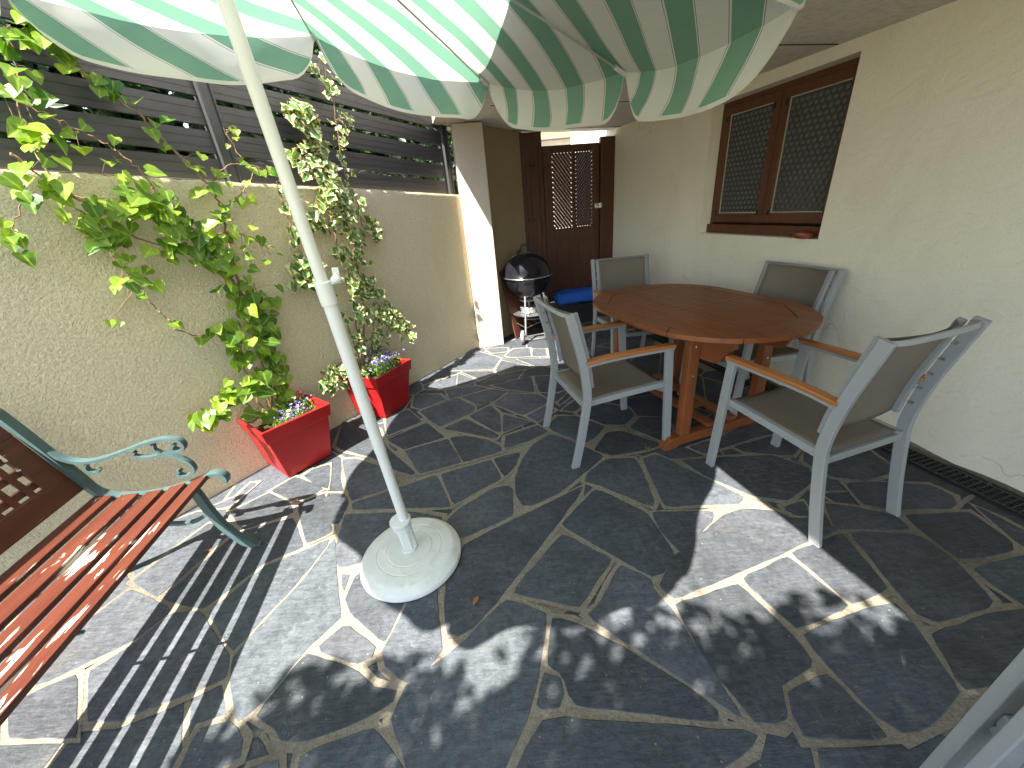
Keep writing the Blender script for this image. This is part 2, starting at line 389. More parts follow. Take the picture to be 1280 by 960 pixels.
def smoothpath(pts, n=6):
    pts = [Vector(p) for p in pts]; out = []
    for i in range(len(pts)-1):
        p0, p1, p2, p3 = pts[max(i-1, 0)], pts[i], pts[i+1], pts[min(i+2, len(pts)-1)]
        for k in range(n):
            t = k/n
            out.append(.5*((2*p1)+(p2-p0)*t+(2*p0-5*p1+4*p2-p3)*t*t+(3*p1-p0-3*p2+p3)*t**3))
    out.append(pts[-1]); return out

def leaves(mb, P, D, N, S, tint, shape='heart'):
    """one folded leaf at P, pointing D, facing N, length S"""
    D = D.normalized(); N = (N-D*N.dot(D)); N = N.normalized() if N.length > 1e-5 else D.orthogonal().normalized(); X = D.cross(N)
    if shape == 'heart':
        ol = [(0, .06), (.26, -.10), (.50, .12), (.46, .42), (.22, .74), (0, 1.0)]
    elif shape == 'lobed':
        ol = [(0, .05), (.34, -.12), (.42, .12), (.60, .34), (.34, .50), (.20, .72), (0, 1.0)]
    else:
        ol = [(0, 0), (.17, .2), (.22, .45), (.14, .75), (0, 1.0)]
    fold = random.uniform(.10, .35); curl = random.uniform(-.05, .28); asy = random.uniform(.88, 1.12)
    vs = []; uv = []
    for sgn in (1, -1):
        for a, b in ol:
            q = P + X*(sgn*a*S*(asy if sgn > 0 else 2-asy)) + D*(b*S) + N*(abs(a)*fold*S - curl*b*b*S)
            vs.append(q); uv.append((min(1, abs(a)*2.0+max(0, (b-.6))*1.5) if a else (0.0 if b < .8 else 1), abs(a)))
    n = len(ol); mid = []
    # centre-line points for a nicer fold
    o = len(vs)
    for b in (.3, .6):
        vs.append(P + D*(b*S) - N*(curl*b*b*S)); uv.append((0, 0))
    f = []
    for k in range(2):
        i0 = k*n; ring = [i0+i for i in range(n)]
        ring = ring + [o+1, o]
        f.append(tuple(ring) if k == 0 else tuple(reversed(ring)))
    mb.add(vs, f, uv, (tint, tint, tint))

# ------------------------------------------------------------------ layout
C0 = at(600, 432)                                                   # foot of the pillar = far end of the garden wall
WPL = [Vector((C0.x, C0.y, 0)), Vector((-.885, 3.47, 0)), Vector((-1.41, 2.66, 0)), Vector((-1.737, 2.155, 0)), Vector((-2.167, 1.49, 0)), Vector((-3.80, -1.05, 0))]
WCUM = [0]
for a, b in zip(WPL, WPL[1:]): WCUM.append(WCUM[-1]+(b-a).length)
def wallpt(s, off=0.0, z=0.0):
    """point s metres along the wall from the pillar, off metres in front of its face"""
    for i in range(len(WPL)-1):
        if s <= WCUM[i+1] or i == len(WPL)-2:
            a, b = WPL[i], WPL[i+1]; d = (b-a).normalized(); p = a+d*(s-WCUM[i]); break
    if i+1 < len(WPL)-1 or True:
        dg = (WPL[-1]-WPL[0]).normalized()
    nrm = Vector((-dg.y, dg.x, 0))
    return p + nrm*off + Vector((0, 0, z))
WD = (WPL[-1]-WPL[0]).normalized(); WN = Vector((-WD.y, WD.x, 0))    # along (towards camera), outward normal
def walltop(s): return min(1.60+.054*s, 1.80)
def onwall(px, py, off=.04):
    """hit the wall polyline offset by off"""
    best = None
    o2 = Vector((0, 0, CAMH)); d = ray(px, py)
    for i in range(len(WPL)-1):
        a, b = WPL[i]+WN*off, WPL[i+1]+WN*off; e = (b-a).normalized(); n = Vector((-e.y, e.x, 0)); den = d.dot(n)
        if abs(den) < 1e-6: continue
        t = (a-o2).dot(n)/den; p = o2+d*t; s = (p-a).dot(e)
        if t > 0 and (s >= -1e-4 or i == 0) and (s <= (b-a).length+1e-4 or i == len(WPL)-2): return p
    return o2+d*3

RWA = at(1160, 568); RANG = R(-12.5)
RD = Vector((math.sin(RANG), math.cos(RANG), 0)); RN = Vector((-RD.y, RD.x, 0))      # along (away), normal towards patio
def rw(s, off=0.0, z=0.0): return RWA + RD*s + RN*off + Vector((0, 0, z))
# ceiling plane through three measured points
cA = rw(3.7, 0, 2.17); cB = rw(.9, 0, 2.125); cC = Vector((-.2, 4.3, 2.205))
cn = (cB-cA).cross(cC-cA).normalized()
def ceilz(x, y): return cA.z - (cn.x*(x-cA.x)+cn.y*(y-cA.y))/cn.z

# ------------------------------------------------------------------ ground
g_ = MB(); g_.box((0, 0, -.25), (3000, 3000, .3)); tag(g_.build('ground', 'earth'), None, None, kind='structure')
gp = MB(); gp.box((-1, 2.2, -.05), (9, 11, .10)); 

CR = {'A': (560, 470, 3.765), 'B': (380, 420, 3.765), 'C': (250, 660, 3.2), 'D': (600, 700, 3.2), 'E': (880, 600, 3.2), 'F': (60, 580, 3.2), 'G': (400, 560, 2.286), 'P': (0, 0, 1)}
STONES = [
 'A 480,278 560,302 650,340 733,382 640,462 520,558 400,613 350,615 320,560 318,480 348,400 400,325',
 'A 690,348 748,268 820,262 1012,326 930,352 770,378 690,352',
 'A 745,394 878,388 912,445 973,598 965,622 830,568 722,522 640,500 660,460',
 'G 921,32 960,20 1212,142 1196,163 985,170',
 'A 957,645 1248,642 1243,690 1090,836 1000,730',
 'A 692,537 760,562 938,652 1000,742 1076,850 1010,935 960,952 900,918 780,848 640,768 532,703',
 'G 752,110 738,140 676,224 536,402 515,430 440,515 395,545 362,535 358,480 362,380 412,278 560,204',
 'G 692,248 833,320 742,458 552,418 562,398',
 'P 633,750 684,767 680,795 675,832 663,893 632,962 610,1010 520,1010 508,958 489,900 508,858 562,818 583,800',
 'D 288,228 370,252 560,345 880,545 955,612 955,650 800,635 385,586 352,545 347,490 322,458 268,428 282,300',
 'D 252,448 328,476 333,540 322,598 236,602 228,590',
 'P 677,902 705,899 788,905 930,915 950,920 940,934 905,958 875,1005 625,1005 655,945',
 'D 562,22 688,84 690,118 758,190 898,402 1064,655 985,598 880,528 560,318 424,222 472,190',
 'P 843,757 922,731 992,796 1014,827 1012,834 975,857 980,882 984,890 983,899 970,907 942,905 881,825',
 'P 931,637 970,640 990,650 1022,648 1048,665 1016,674 962,700 925,716 842,750 824,733 840,700 905,645',
 'E 152,398 333,308 576,508 368,602', 'E 348,295 553,218 736,438 590,502', 'E 582,217 640,211 838,222 888,243 1018,342 1156,490 1136,512 938,576 852,543 770,448',
 'E 392,622 640,523 763,493 800,533 880,645 1022,855 960,935 900,985 800,1030 680,945 490,742',
 'E 333,852 488,778 660,950 740,1040 400,1040 348,935', 'E 908,622 1170,532 1290,520 1400,510 1400,780 1040,846', 'E 1072,360 1280,305 1420,280 1420,560 1280,508 1160,428',
 'E 803,147 1060,132 1236,257 1234,285 1100,318 1018,320 892,225', 'E 482,97 600,112 768,147 826,203 660,203 525,203', 'E 563,17 640,12 900,22 998,66 1012,100 980,117 770,122 640,102',
 'E 314,112 398,88 422,148 370,148 322,125', 'E 462,122 480,137 516,208 450,236 402,190', 'E 1075,103 1180,155 1400,275 1400,330 1262,262',
 'P 850,576 905,573 965,570 1010,586 1018,601 985,627 940,621 880,595', 'P 1004,577 1012,553 1070,553 1122,590 1080,602 1040,597',
 'P 915,560 985,541 1003,556 990,571 930,566', 'P 860,560 900,548 925,535 965,528 980,538 920,556 880,568', 'P 905,520 960,505 1000,520 985,536 965,526',
 'B 182,583 240,580 360,617 420,660 452,698 225,780 205,720', 'B 223,792 380,742 625,657 692,810 520,813 228,822', 'B 642,655 880,587 932,675 830,728 707,798',
 'B 893,580 1018,550 998,610 945,668', 'B 672,872 740,812 890,722 958,708 983,722 983,850 750,953 690,955', 'P 431,644 518,641 553,647 541,700 460,704 423,711 419,690',
 'B 112,742 190,747 212,790 165,888 88,888 97,810', 'B 190,378 350,442 392,532 525,648 510,658 440,638 320,573 182,538 153,518', 'B 393,490 578,413 662,480 470,538',
 'B 473,545 678,487 742,600 545,653', 'B 688,482 760,472 860,492 928,522 936,545 750,598', 'B 655,440 760,393 920,470 905,488 790,463', 'B 775,380 878,328 922,372 928,458 900,452',
 'B 543,360 720,293 806,337 798,360 640,432', 'B 938,373 1066,405 936,458', 'B 948,476 1100,423 1146,450 1060,498 942,533', 'B 893,320 960,273 1100,278 1146,302 1128,328 1030,376',
 'B 743,290 880,253 956,264 828,327', 'B 883,235 1068,193 1086,268 980,256', 'B 1048,380 1145,328 1182,352 1100,407', 'B 1083,193 1198,188 1236,250 1190,267 1110,267',
 'B 388,392 490,348 556,405 392,472', 'B 522,278 640,278 666,300 550,346 512,338', 'B 727,178 816,215 722,242', 'B 743,171 890,168 897,180 832,208', 'B 695,165 782,63 926,107 888,158',
 'B 903,165 930,118 1076,150 920,182', 'B 853,62 957,57 957,75 882,83', 'B 948,94 986,63 1062,58 1067,98 962,102', 'B 1077,62 1138,62 1142,98 1077,98', 'B 1004,112 1150,107 1266,130 1090,143', 'B 1152,62 1266,62 1266,108 1155,98',
 'A 513,192 600,192 736,240 698,288 642,322 492,260 473,237', 'A 533,165 622,102 668,107 595,172', 'A 604,180 680,123 848,152 876,190 830,232 740,232', 'A 903,197 1028,202 1056,260 1018,312 855,250', 'A 518,130 580,68 597,82 525,138',
 'F 622,188 762,130 812,77 840,77 727,173', 'F 893,110 990,54 1106,101 1040,138 977,148', 'F 1022,50 1060,23 1128,3 1123,102 1082,92', 'F 730,196 887,118 970,162 985,198 782,266',
 'F 1003,187 1003,162 1108,118 1137,278 1037,322', 'F 342,470 642,243 720,233 742,272 440,536 382,503', 'F 757,277 982,218 1024,336 870,398 620,587 458,543', 'F 1032,348 1128,303 1113,335 1000,477 830,657 742,755 643,600 872,412',
 'F 1148,303 1162,525 1172,620 1040,737 868,952 760,1040 733,860 743,777 842,662 1012,482', 'F 332,503 435,553 497,592 350,707 125,816 0,876 -110,900 -60,800', 'F 118,842 0,893 -150,965 -150,1100 118,1100',
 'F 168,832 352,722 500,598 608,593 727,772 717,860 520,937 300,1026 168,1036',
 'C 577,393 600,402 706,480 697,518 630,551 484,498 474,480', 'C 567,188 606,188 576,262', 'C 622,198 665,163 800,233 832,267 740,466 602,340 583,290', 'C 847,272 948,233 957,400 971,490 868,616 830,626 742,558 728,500 753,460',
 'C 432,503 640,578 698,642 795,652 777,698 600,796 430,856 330,856 303,797 222,757 402,533', 'C 398,912 700,802 812,960 835,1015 380,1015', 'C 180,1015 200,962 320,922 330,1015', 'C 0,803 128,773 177,850 167,928 0,1006 -100,1006',
]
def slab(mb, poly, top, inset=.004, edge=.005, tilt=1):
    """one flagstone: irregular outline, chipped edge"""
    pts = []; n = len(poly)
    for i in range(n):
        a, b = poly[i], poly[(i+1) % n]; L = (b-a).length; k = max(1, int(L/.035))
        for j in range(k): pts.append(a.lerp(b, j/k))
    m = len(pts)
    if m < 4: return
    area = sum(pts[i].x*pts[(i+1) % m].y-pts[(i+1) % m].x*pts[i].y for i in range(m))
    if area < 0: pts.reverse()
    sm = [(pts[i-1]+pts[i]*7+pts[(i+1) % m])/9 for i in range(m)]
    out = []; inn = []
    for i in range(m):
        t = (sm[(i+1) % m]-sm[i-1]); t = t.normalized() if t.length else Vector((1, 0, 0)); nin = Vector((-t.y, t.x, 0))
        j = noise.noise(Vector((sm[i].x*16, sm[i].y*16, top*900)))*.0045 + noise.noise(Vector((sm[i].x*50, sm[i].y*50, 3)))*.003
        out.append(sm[i]+nin*(inset+j)); inn.append(sm[i]+nin*(inset+j+edge*(1+.8*noise.noise(Vector((sm[i].x*25, sm[i].y*25, 7))))))
    tx, ty = tilt*random.uniform(-.0025, .0025), tilt*random.uniform(-.0025, .0025); cx = sum(p.x for p in out)/m; cy = sum(p.y for p in out)/m
    zt = lambda p: top + tx*(p.x-cx) + ty*(p.y-cy)
    vs = [Vector((p.x, p.y, -.004)) for p in out] + [Vector((p.x, p.y, zt(p)-.0016)) for p in out] + [Vector((p.x, p.y, zt(p))) for p in inn]
    fs = [(i, (i+1) % m, m+(i+1) % m, m+i) for i in range(m)]+[(m+i, m+(i+1) % m, 2*m+(i+1) % m, 2*m+i) for i in range(m)]+[tuple(2*m+i for i in range(m))]
    k = random.uniform(.62, 1.28); tint = (k*random.uniform(.96, 1.05), k, k*random.uniform(.97, 1.05))
    mb.add(vs, fs, None, tint)
polys = []
for srow in STONES:
    k, *pts = srow.split(); ox, oy, s_ = CR[k]
    polys.append([at(ox+float(p.split(',')[0])/s_, oy+float(p.split(',')[1])/s_) for p in pts])
st = MB()
def inside(p, poly):
    c = False; n = len(poly)
    for i in range(n):
        a, b = poly[i], poly[i-1]
        if (a.y > p.y) != (b.y > p.y) and p.x < (b.x-a.x)*(p.y-a.y)/(b.y-a.y)+a.x: c = not c
    return c
def clip(poly, m, n):
    out = []
    for i in range(len(poly)):
        a, b = poly[i-1], poly[i]; da, db = (a-m).dot(n), (b-m).dot(n)
        if da <= 0: out.append(a)
        if da*db < 0: out.append(a+(b-a)*(da/(da-db)))
    return out
seeds = []
for i in range(20):
    for j in range(24):
        seeds.append(Vector((-5.2+i*.44+random.uniform(-.17, .17)+(j % 2)*.2, -3.0+j*.42+random.uniform(-.17, .17), 0)))
grk = MB(); fill = []
for a in seeds:
    cell = [a+Vector(q) for q in ((-.6, -.6, 0), (.6, -.6, 0), (.6, .6, 0), (-.6, .6, 0))]
    for b in seeds:
        if b is not a and (b-a).length < 1.3: cell = clip(cell, (a+b)/2, (b-a).normalized())
    if len(cell) < 3: continue
    if (a-C0).dot(WN) < -.25 and a.y < C0.y+.3: continue
    if (a-RWA).dot(RN) < .05: continue
    hit = sum(any(inside(q, P) for P in polys) for q in cell+[a]+[(a+q)/2 for q in cell])
    if hit > .75*(2*len(cell)+1): continue
    fill.append(cell)
for cell in fill: slab(st, cell, .0016, .008, .003, 0)
for P in polys: slab(st, P, .0078+random.uniform(-.0006, .0012), -.003, .0022)
floor = gp.build('patio_floor', ['grout', 'slate'])
tag(floor, None, None, kind='structure')
stones = st.build('patio_paving', 'slate'); tag(stones, None, None, kind='structure')
# mortar skirts round the traced stones so that the fill stones below never show in a joint
for P in polys:
    n = len(P); cx = sum((p for p in P), Vector())/n
    area = sum(P[i].x*P[(i+1) % n].y-P[(i+1) % n].x*P[i].y for i in range(n)); Q = P if area > 0 else P[::-1]
    ring = []
    for i in range(n):
        e1 = (Q[i]-Q[i-1]).normalized(); e2 = (Q[(i+1) % n]-Q[i]).normalized(); nn = (Vector((e1.y, -e1.x, 0))+Vector((e2.y, -e2.x, 0)))
        nn = nn.normalized() if nn.length > 1e-3 else Vector((e1.y, -e1.x, 0))
        ring.append(Q[i]+nn*.026)
    ring2 = []
    for i in range(n):
        a, b = ring[i], ring[(i+1) % n]; k = max(1, int((b-a).length/.12))
        ring2 += [a.lerp(b, j/k) for j in range(k)]
    zz = .0050+random.uniform(0, .0012)
    grk.add([Vector((p.x+random.uniform(-.006, .006), p.y+random.uniform(-.006, .006), zz)) for p in ring2], [tuple(range(len(ring2)))])
tag(grk.build('mortar_joints', 'grout'), None, None, kind='structure')

# ------------------------------------------------------------------ garden wall (roughcast, really rough)
gw = thing('garden_wall', 'cream roughcast garden wall under the grey slat fence', 'wall', wallpt(2))
def rough_wall(s0, s1, ds, dz):
    ns = int((s1-s0)/ds); nz = int(1.8/dz); vs = []; fs = []
    inv = wallpt(2)
    for i in range(ns+1):
        s = s0+(s1-s0)*i/ns; H = walltop(s)
        for j in range(nz+1):
            z = H*j/nz
            q = Vector((s*1.0, z, 0))
            d = .0008*noise.noise(q*52+Vector((3, 1, 0)))+.0011*noise.noise(q*95)
            d += .0006*noise.noise(q*9)
            if j == nz: d -= .004
            zz = z + (.006*noise.noise(Vector((s*20, 9, 2))) if j == nz else 0)
            vs.append(wallpt(s, d, zz)-inv)
    a = len(vs)
    for i in range(ns):
        for j in range(nz):
            k = i*(nz+1)+j; fs.append((k, k+nz+1, k+nz+2, k+1))
    return vs, fs, ns, nz
vs_, fs_, ns, nz = rough_wall(0.0, 5.2, .0105, .0105)
m_ = MB(); m_.add(vs_, fs_); o = m_.build('wall_face', 'roughcast', gw, smooth=True, angle=180)
body = MB(); inv = wallpt(2)
sS = [0.0]+[WCUM[i] for i in range(1, 5)]+[6.2]
for a, b in zip(sS, sS[1:]):
    q = [wallpt(a, -.014, 0), wallpt(b, -.014, 0), wallpt(b, -.20, 0), wallpt(a, -.20, 0)]
    top = [Vector((0, 0, walltop(s)-.004)) for s in (a, b, b, a)]
    body.add([p-inv for p in q]+[p+t-inv for p, t in zip(q, top)], [(3, 2, 1, 0), (4, 5, 6, 7), (0, 1, 5, 4), (2, 3, 7, 6), (1, 2, 6, 5), (3, 0, 4, 7)])
body.build('wall_body', 'roughcast', gw)

# ------------------------------------------------------------------ slat fence on the wall
fn = thing('slat_fence', 'dark grey horizontal slat fence on top of the garden wall', 'fence', wallpt(2, -.10, 1.7))
inv = wallpt(2, -.10, 1.7)
PS = [.045, 2.06, 4.10, 6.15]
for a, b in zip(PS, PS[1:]):
    mb = MB()
    for k in range(6):
        for sa, sb in ((a+.03, b-.03),):
            pts = []
            for s in np.linspace(sa, sb, 9):
                zc = walltop(s)+.012+.137*k+.059; pts.append(wallpt(s, -.10, zc)-inv)
            mb.sweep_rect(pts, .110, .022, (0, 0, 1))
            for dz in (-.022, .022):                       # moulded grooves stand as thin proud ribs
                mb.sweep_rect([p+Vector((0, 0, dz))+WN*.0118 for p in pts], .0022, .0030, (0, 0, 1))
    mb.build('slat_panel', 'fence_metal', fn)
for s in PS:
    mb = MB(); H = .012+.137*6+.02; zb = walltop(s)-.02
    d = (wallpt(s+.02)-wallpt(s-.02)).normalized(); rot = Matrix.Rotation(math.atan2(d.y, d.x), 3, 'Z')
    mb.box(wallpt(s, -.10, zb+H/2)-inv, (.075, .06, H), rot)
    for q in (-1, 1): mb.box(wallpt(s+q*.031, -.066, zb+H/2)-inv, (.011, .012, H-.004), rot)
    mb.build('post', 'fence_metal', fn, bevel=.003)

# ------------------------------------------------------------------ house: right wall with window, ceiling slab
house = thing('house', 'cream rendered house wall with brown window and concrete overhang', 'house', rw(0))
hinv = rw(0); hr = Matrix.Rotation(math.atan2(RD.y, RD.x), 3, 'Z')
def hl(p): return Vector(p)-hinv
tl = onplane(891, 128, RWA, RN); br = onplane(1022, 304, RWA, RN); tr = onplane(1075, 68, RWA, RN); bl = onplane(874, 288, RWA, RN)
ws1 = ((tl-RWA).dot(RD)+(bl-RWA).dot(RD))/2; ws0 = ((tr-RWA).dot(RD)+(br-RWA).dot(RD))/2
wz0, wz1 = (bl.z+br.z)/2, (tl.z+tr.z)/2
SMAX = 5.0; SMIN = -5.0; HZ = 5.5; TH = .28
mb = MB()
def wblock(s0, s1, z0, z1):
    mb.box(hl(rw((s0+s1)/2, -TH/2, (z0+z1)/2)), (s1-s0, TH, z1-z0), hr)
wblock(SMIN, ws0, 0, HZ); wblock(ws1, SMAX, 0, HZ); wblock(ws0, ws1, 0, wz0); wblock(ws0, ws1, wz1, HZ)
mb.build('wall', 'smooth_render', house)
# skirting of bare mortar at the wall foot
mb = MB(); pl = []
for i in range(90):
    s = SMIN+(3.7-SMIN)*i/89; pl.append((s, .022+.018*noise.noise(Vector((s*5, 0, 0)))))
for (sa, ha), (sb, hb) in zip(pl, pl[1:]):
    q = [rw(sa, .004, 0), rw(sb, .004, 0), rw(sb, .004, hb), rw(sa, .004, ha), rw(sa, -.02, 0), rw(sb, -.02, 0), rw(sb, -.02, hb), rw(sa, -.02, ha)]
    mb.add([hl(p) for p in q], [(0, 1, 2, 3), (3, 2, 6, 7)])
mb.build('wall_foot', 'grout', house)
# ceiling slab: overhang with plastered rim
e0 = Vector((.565, -.35)); e1 = Vector((-.45, 4.05))
ed = (e1-e0).normalized(); en = Vector((-ed.y, ed.x))            # en points away from the house
eA = e0-ed*3.5; eB = e1+ed*.35
def cz(p, dz=0): return Vector((p[0], p[1], ceilz(p[0], p[1])+dz))
bk = rw(5.0, -.1); fr_ = rw(-4.6, -.1)
_d1 = Vector((.375, 5.10)); _d2 = rw((5.305-RWA.y)/RD.y, 0); _dd = (Vector((_d2.x, _d2.y))-_d1).normalized(); _o = Vector((-_dd.y, _dd.x))*.075
poly = [eA, eB, Vector((-.22, 5.0))+_o, _d1+_o-_dd*.02, Vector((_d2.x, _d2.y))+_o+_dd*.12, Vector((fr_.x, fr_.y))]
mb = MB(); n = len(poly)
mb.add([hl(cz(p)) for p in poly]+[hl(cz(p, .24)) for p in poly], [tuple(range(n-1, -1, -1)), tuple(range(n, 2*n))]+[(k, (k+1) % n, n+(k+1) % n, n+k) for k in range(n)])
mb.build('ceiling_slab', 'concrete', house)
mb = MB(); wid = .26
q = [eA-en*(-.012), eB-en*(-.012), eB-en*wid, eA-en*wid]
mb.add([hl(cz(p, -.014)) for p in q]+[hl(cz(p, .25)) for p in q], [(3, 2, 1, 0), (4, 5, 6, 7), (0, 1, 5, 4), (1, 2, 6, 5), (2, 3, 7, 6), (3, 0, 4, 7)])
mb.build('slab_rim', 'pillar_render', house)
# board joints printed in the concrete
for s_j in (1.05, 2.3, 3.5):
    a = rw(s_j, .02); b = rw(s_j+.15, 1.75); mb = MB()
    pts = [cz((a.x+(b.x-a.x)*t+.004*noise.noise(Vector((t*20, s_j, 0))), a.y+(b.y-a.y)*t), -.001) for t in np.linspace(0, 1, 20)]
    mb.sweep_rect([hl(p) for p in pts], .006, .005, (0, 0, 1)); mb.build('ceiling_joint', 'soil', house)
# window
win = MB(); wl = ws1-ws0; wh = wz1-wz0; wo = rw(ws0, 0, wz0); wE = bpy.data.objects.new('window', None)
DEP = .105
def wp(s, z, off): return hl(rw(ws0+s, -off, wz0+z))
def wbar(mb, s0, s1, z0, z1, o0, o1): mb.box(wp((s0+s1)/2, (z0+z1)/2, (o0+o1)/2), (s1-s0, o1-o0, z1-z0), hr)
f = MB(); fo = .045
wbar(f, 0, wl, .0, .07, DEP-.03, DEP+.06); wbar(f, 0, wl, wh-.035, wh, DEP+.004, DEP+.06); wbar(f, 0, .035, .07, wh-.035, DEP+.002, DEP+.06); wbar(f, wl-.035, wl, .07, wh-.035, DEP+.002, DEP+.06)
window = f.build('window', 'window_wood', house, bevel=.004)
half = wl/2
for k, (a, b) in enumerate(((.036, half-.003), (half+.003, wl-.036))):
    f = MB(); z0, z1 = .085, wh-.037; t_ = .058; d0, d1 = DEP-.008, DEP+.032
    wbar(f, a, b, z0, z0+t_+.012, d0, d1); wbar(f, a, b, z1-t_, z1, d0, d1); wbar(f, a, a+t_, z0+t_+.012, z1-t_, d0, d1); wbar(f, b-t_, b, z0+t_+.012, z1-t_, d0, d1)
    sash = f.build('sash', 'window_wood', window, bevel=.004)
    f = MB(); wbar(f, a+t_, b-t_, z0+t_+.012, z1-t_, DEP+.012, DEP+.018)
    pane = f.build('pane', 'figured_glass', window)
    pu = MB()
    for (s0, s1, za, zb) in ((a+t_, b-t_, z0+t_+.012, z0+t_+.019), (a+t_, b-t_, z1-t_-.006, z1-t_), (a+t_, a+t_+.005, z0+t_+.019, z1-t_-.006), (b-t_-.005, b-t_, z0+t_+.019, z1-t_-.006)):
        wbar(pu, s0, s1, za, zb, DEP+.004, DEP+.0115)
    pu.build('putty_line', 'putty', window)
for s in (.075, half-.05, half+.05, wl-.075):
    for z in (.16, wh-.12): hg = MB(); wbar(hg, s-.008, s+.008, z-.02, z+.02, DEP-.014, DEP-.0085); hg.build('hinge', 'dark_hinge', window)
bl_ = MB(); wbar(bl_, -.0, wl, 0, wh, DEP+.07, DEP+.09); bl_.build('window_backing', 'door_wood', window)
for ch in window.children: pass
# reddish piece on the sill
pc = onplane(1003, 291, RWA+RN*.02, RN)
tc_ = MB(); n1 = 14
prof = [(.002, -.022), (.016, -.019), (.022, -.004), (.022, .006), (.015, .018), (.002, .022)]
tc_.lathe([(r*2.5, z*1.25) for r, z in prof], (0, 0, 0), 20, Matrix.Rotation(R(8), 3, 'X'))
for v in range(len(tc_.v)):
    x, y, z = tc_.v[v]; tc_.v[v] = (x, y*1.15, z)
so = tc_.build('sill_stop', 'terracotta', smooth=True); so.location = rw((pc-RWA).dot(RD), .015, wz0+.027); so.rotation_euler = (0, 0, math.atan2(RD.y, RD.x))
tag(so, 'small reddish brown oval piece lying on the window sill corner', 'ornament')

# ------------------------------------------------------------------ pillar
pa, pb = at(600, 435), at(632, 433)
pd = (pb-pa); ang = R(7)
pw = pd.length*.97; pr = Matrix.Rotation(ang, 3, 'Z')
mb = MB(); H = ceilz(-.2, 4.35)-.016
mb.box(pr @ Vector((pw/2, .15, H/2)), (pw, .30, H), pr)
pil = mb.build('pillar', 'pillar_render', bevel=.008); pil.location = (pa.x-.005, pa.y, 0)
tag(pil, 'square rendered pillar at the end of the garden wall', 'pillar')

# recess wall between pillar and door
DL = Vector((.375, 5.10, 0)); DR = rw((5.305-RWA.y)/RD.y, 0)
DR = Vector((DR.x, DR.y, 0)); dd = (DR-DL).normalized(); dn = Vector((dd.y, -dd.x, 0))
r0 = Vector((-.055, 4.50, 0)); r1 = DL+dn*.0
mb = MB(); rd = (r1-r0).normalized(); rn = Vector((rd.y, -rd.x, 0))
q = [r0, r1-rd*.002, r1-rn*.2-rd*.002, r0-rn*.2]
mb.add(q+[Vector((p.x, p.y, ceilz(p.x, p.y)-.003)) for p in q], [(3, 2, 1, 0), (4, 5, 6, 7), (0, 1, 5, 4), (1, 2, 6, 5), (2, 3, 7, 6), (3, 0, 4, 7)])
tag(mb.build('recess_wall', 'shaded_recess_render'), 'shaded beige wall between the pillar and the brown door', 'wall')

# ------------------------------------------------------------------ door with side panels
dr = thing('garden_door', 'dark brown wooden door with two slanted lattice lights and side panels', 'door', DL, math.atan2(dd.y, dd.x))
W_ = (DR-DL).length
def dz_at(t): p = DL+dd*t; return ceilz(p.x, p.y)
def dpx(px, py):                                       # pixel to (t, z) on the door plane
    p = onplane(px, py, DL, dn); return (p-DL).dot(dd), p.z
t1 = dpx(677, 200)[0]; t2 = dpx(748, 200)[0]; ztop = dpx(712, 181)[1]
mb = MB()
mb.box((t1/2-.03, -.02, dz_at(0)/2-.004), (t1+.05, .045, dz_at(0)-.012)); mb.box((t1, .012, ztop/2), (.06, .015, ztop)); mb.box((t1-.03, -.045, ztop/2), (.05, .03, ztop)); mb.box((.03, -.044, 1), (.05, .02, 2))
mb.build('side_panel', 'door_wood', dr, bevel=.004)
mb = MB(); hz = dpx(757, 171)[1]
mb.box(((t2+W_)/2+.02, -.02, hz/2), (W_-t2+.03, .045, hz)); mb.box((t2, .012, ztop/2), (.06, .015, ztop)); mb.box((t2+.03, -.045, hz/2), (.05, .03, hz)); mb.build('side_panel', 'door_wood', dr, bevel=.004)
lf = MB(); a, b = t1+.006, t2-.006; y0 = -.02
LX = [dpx(690, 240)[0], dpx(714, 240)[0], dpx(718.5, 240)[0], dpx(739, 240)[0]]
zl1 = dpx(705, 191)[1]; zl0 = dpx(705, 285)[1]
def dbar(mb, x0, x1, z0, z1, yc=y0, th=.04): mb.box(((x0+x1)/2, yc, (z0+z1)/2), (x1-x0, th, z1-z0))
dbar(lf, a, LX[0], .25, ztop); dbar(lf, LX[1], LX[2], zl0, zl1); dbar(lf, LX[3], b, .25, ztop)
dbar(lf, LX[0], LX[3], zl1, ztop); dbar(lf, LX[0], LX[3], zl0-.14, zl0); dbar(lf, LX[0], LX[3], .25, .40)
dbar(lf, LX[1], LX[2], .40, zl0-.14)
for x0, x1 in ((LX[0], LX[1]), (LX[2], LX[3])):
    dbar(lf, x0, x1, .40, zl0-.14, y0, .02); dbar(lf, x0+.03, x1-.03, .45, zl0-.20, y0-.012, .012)
leaf_o = lf.build('door_leaf', 'door_wood', dr, bevel=.004)
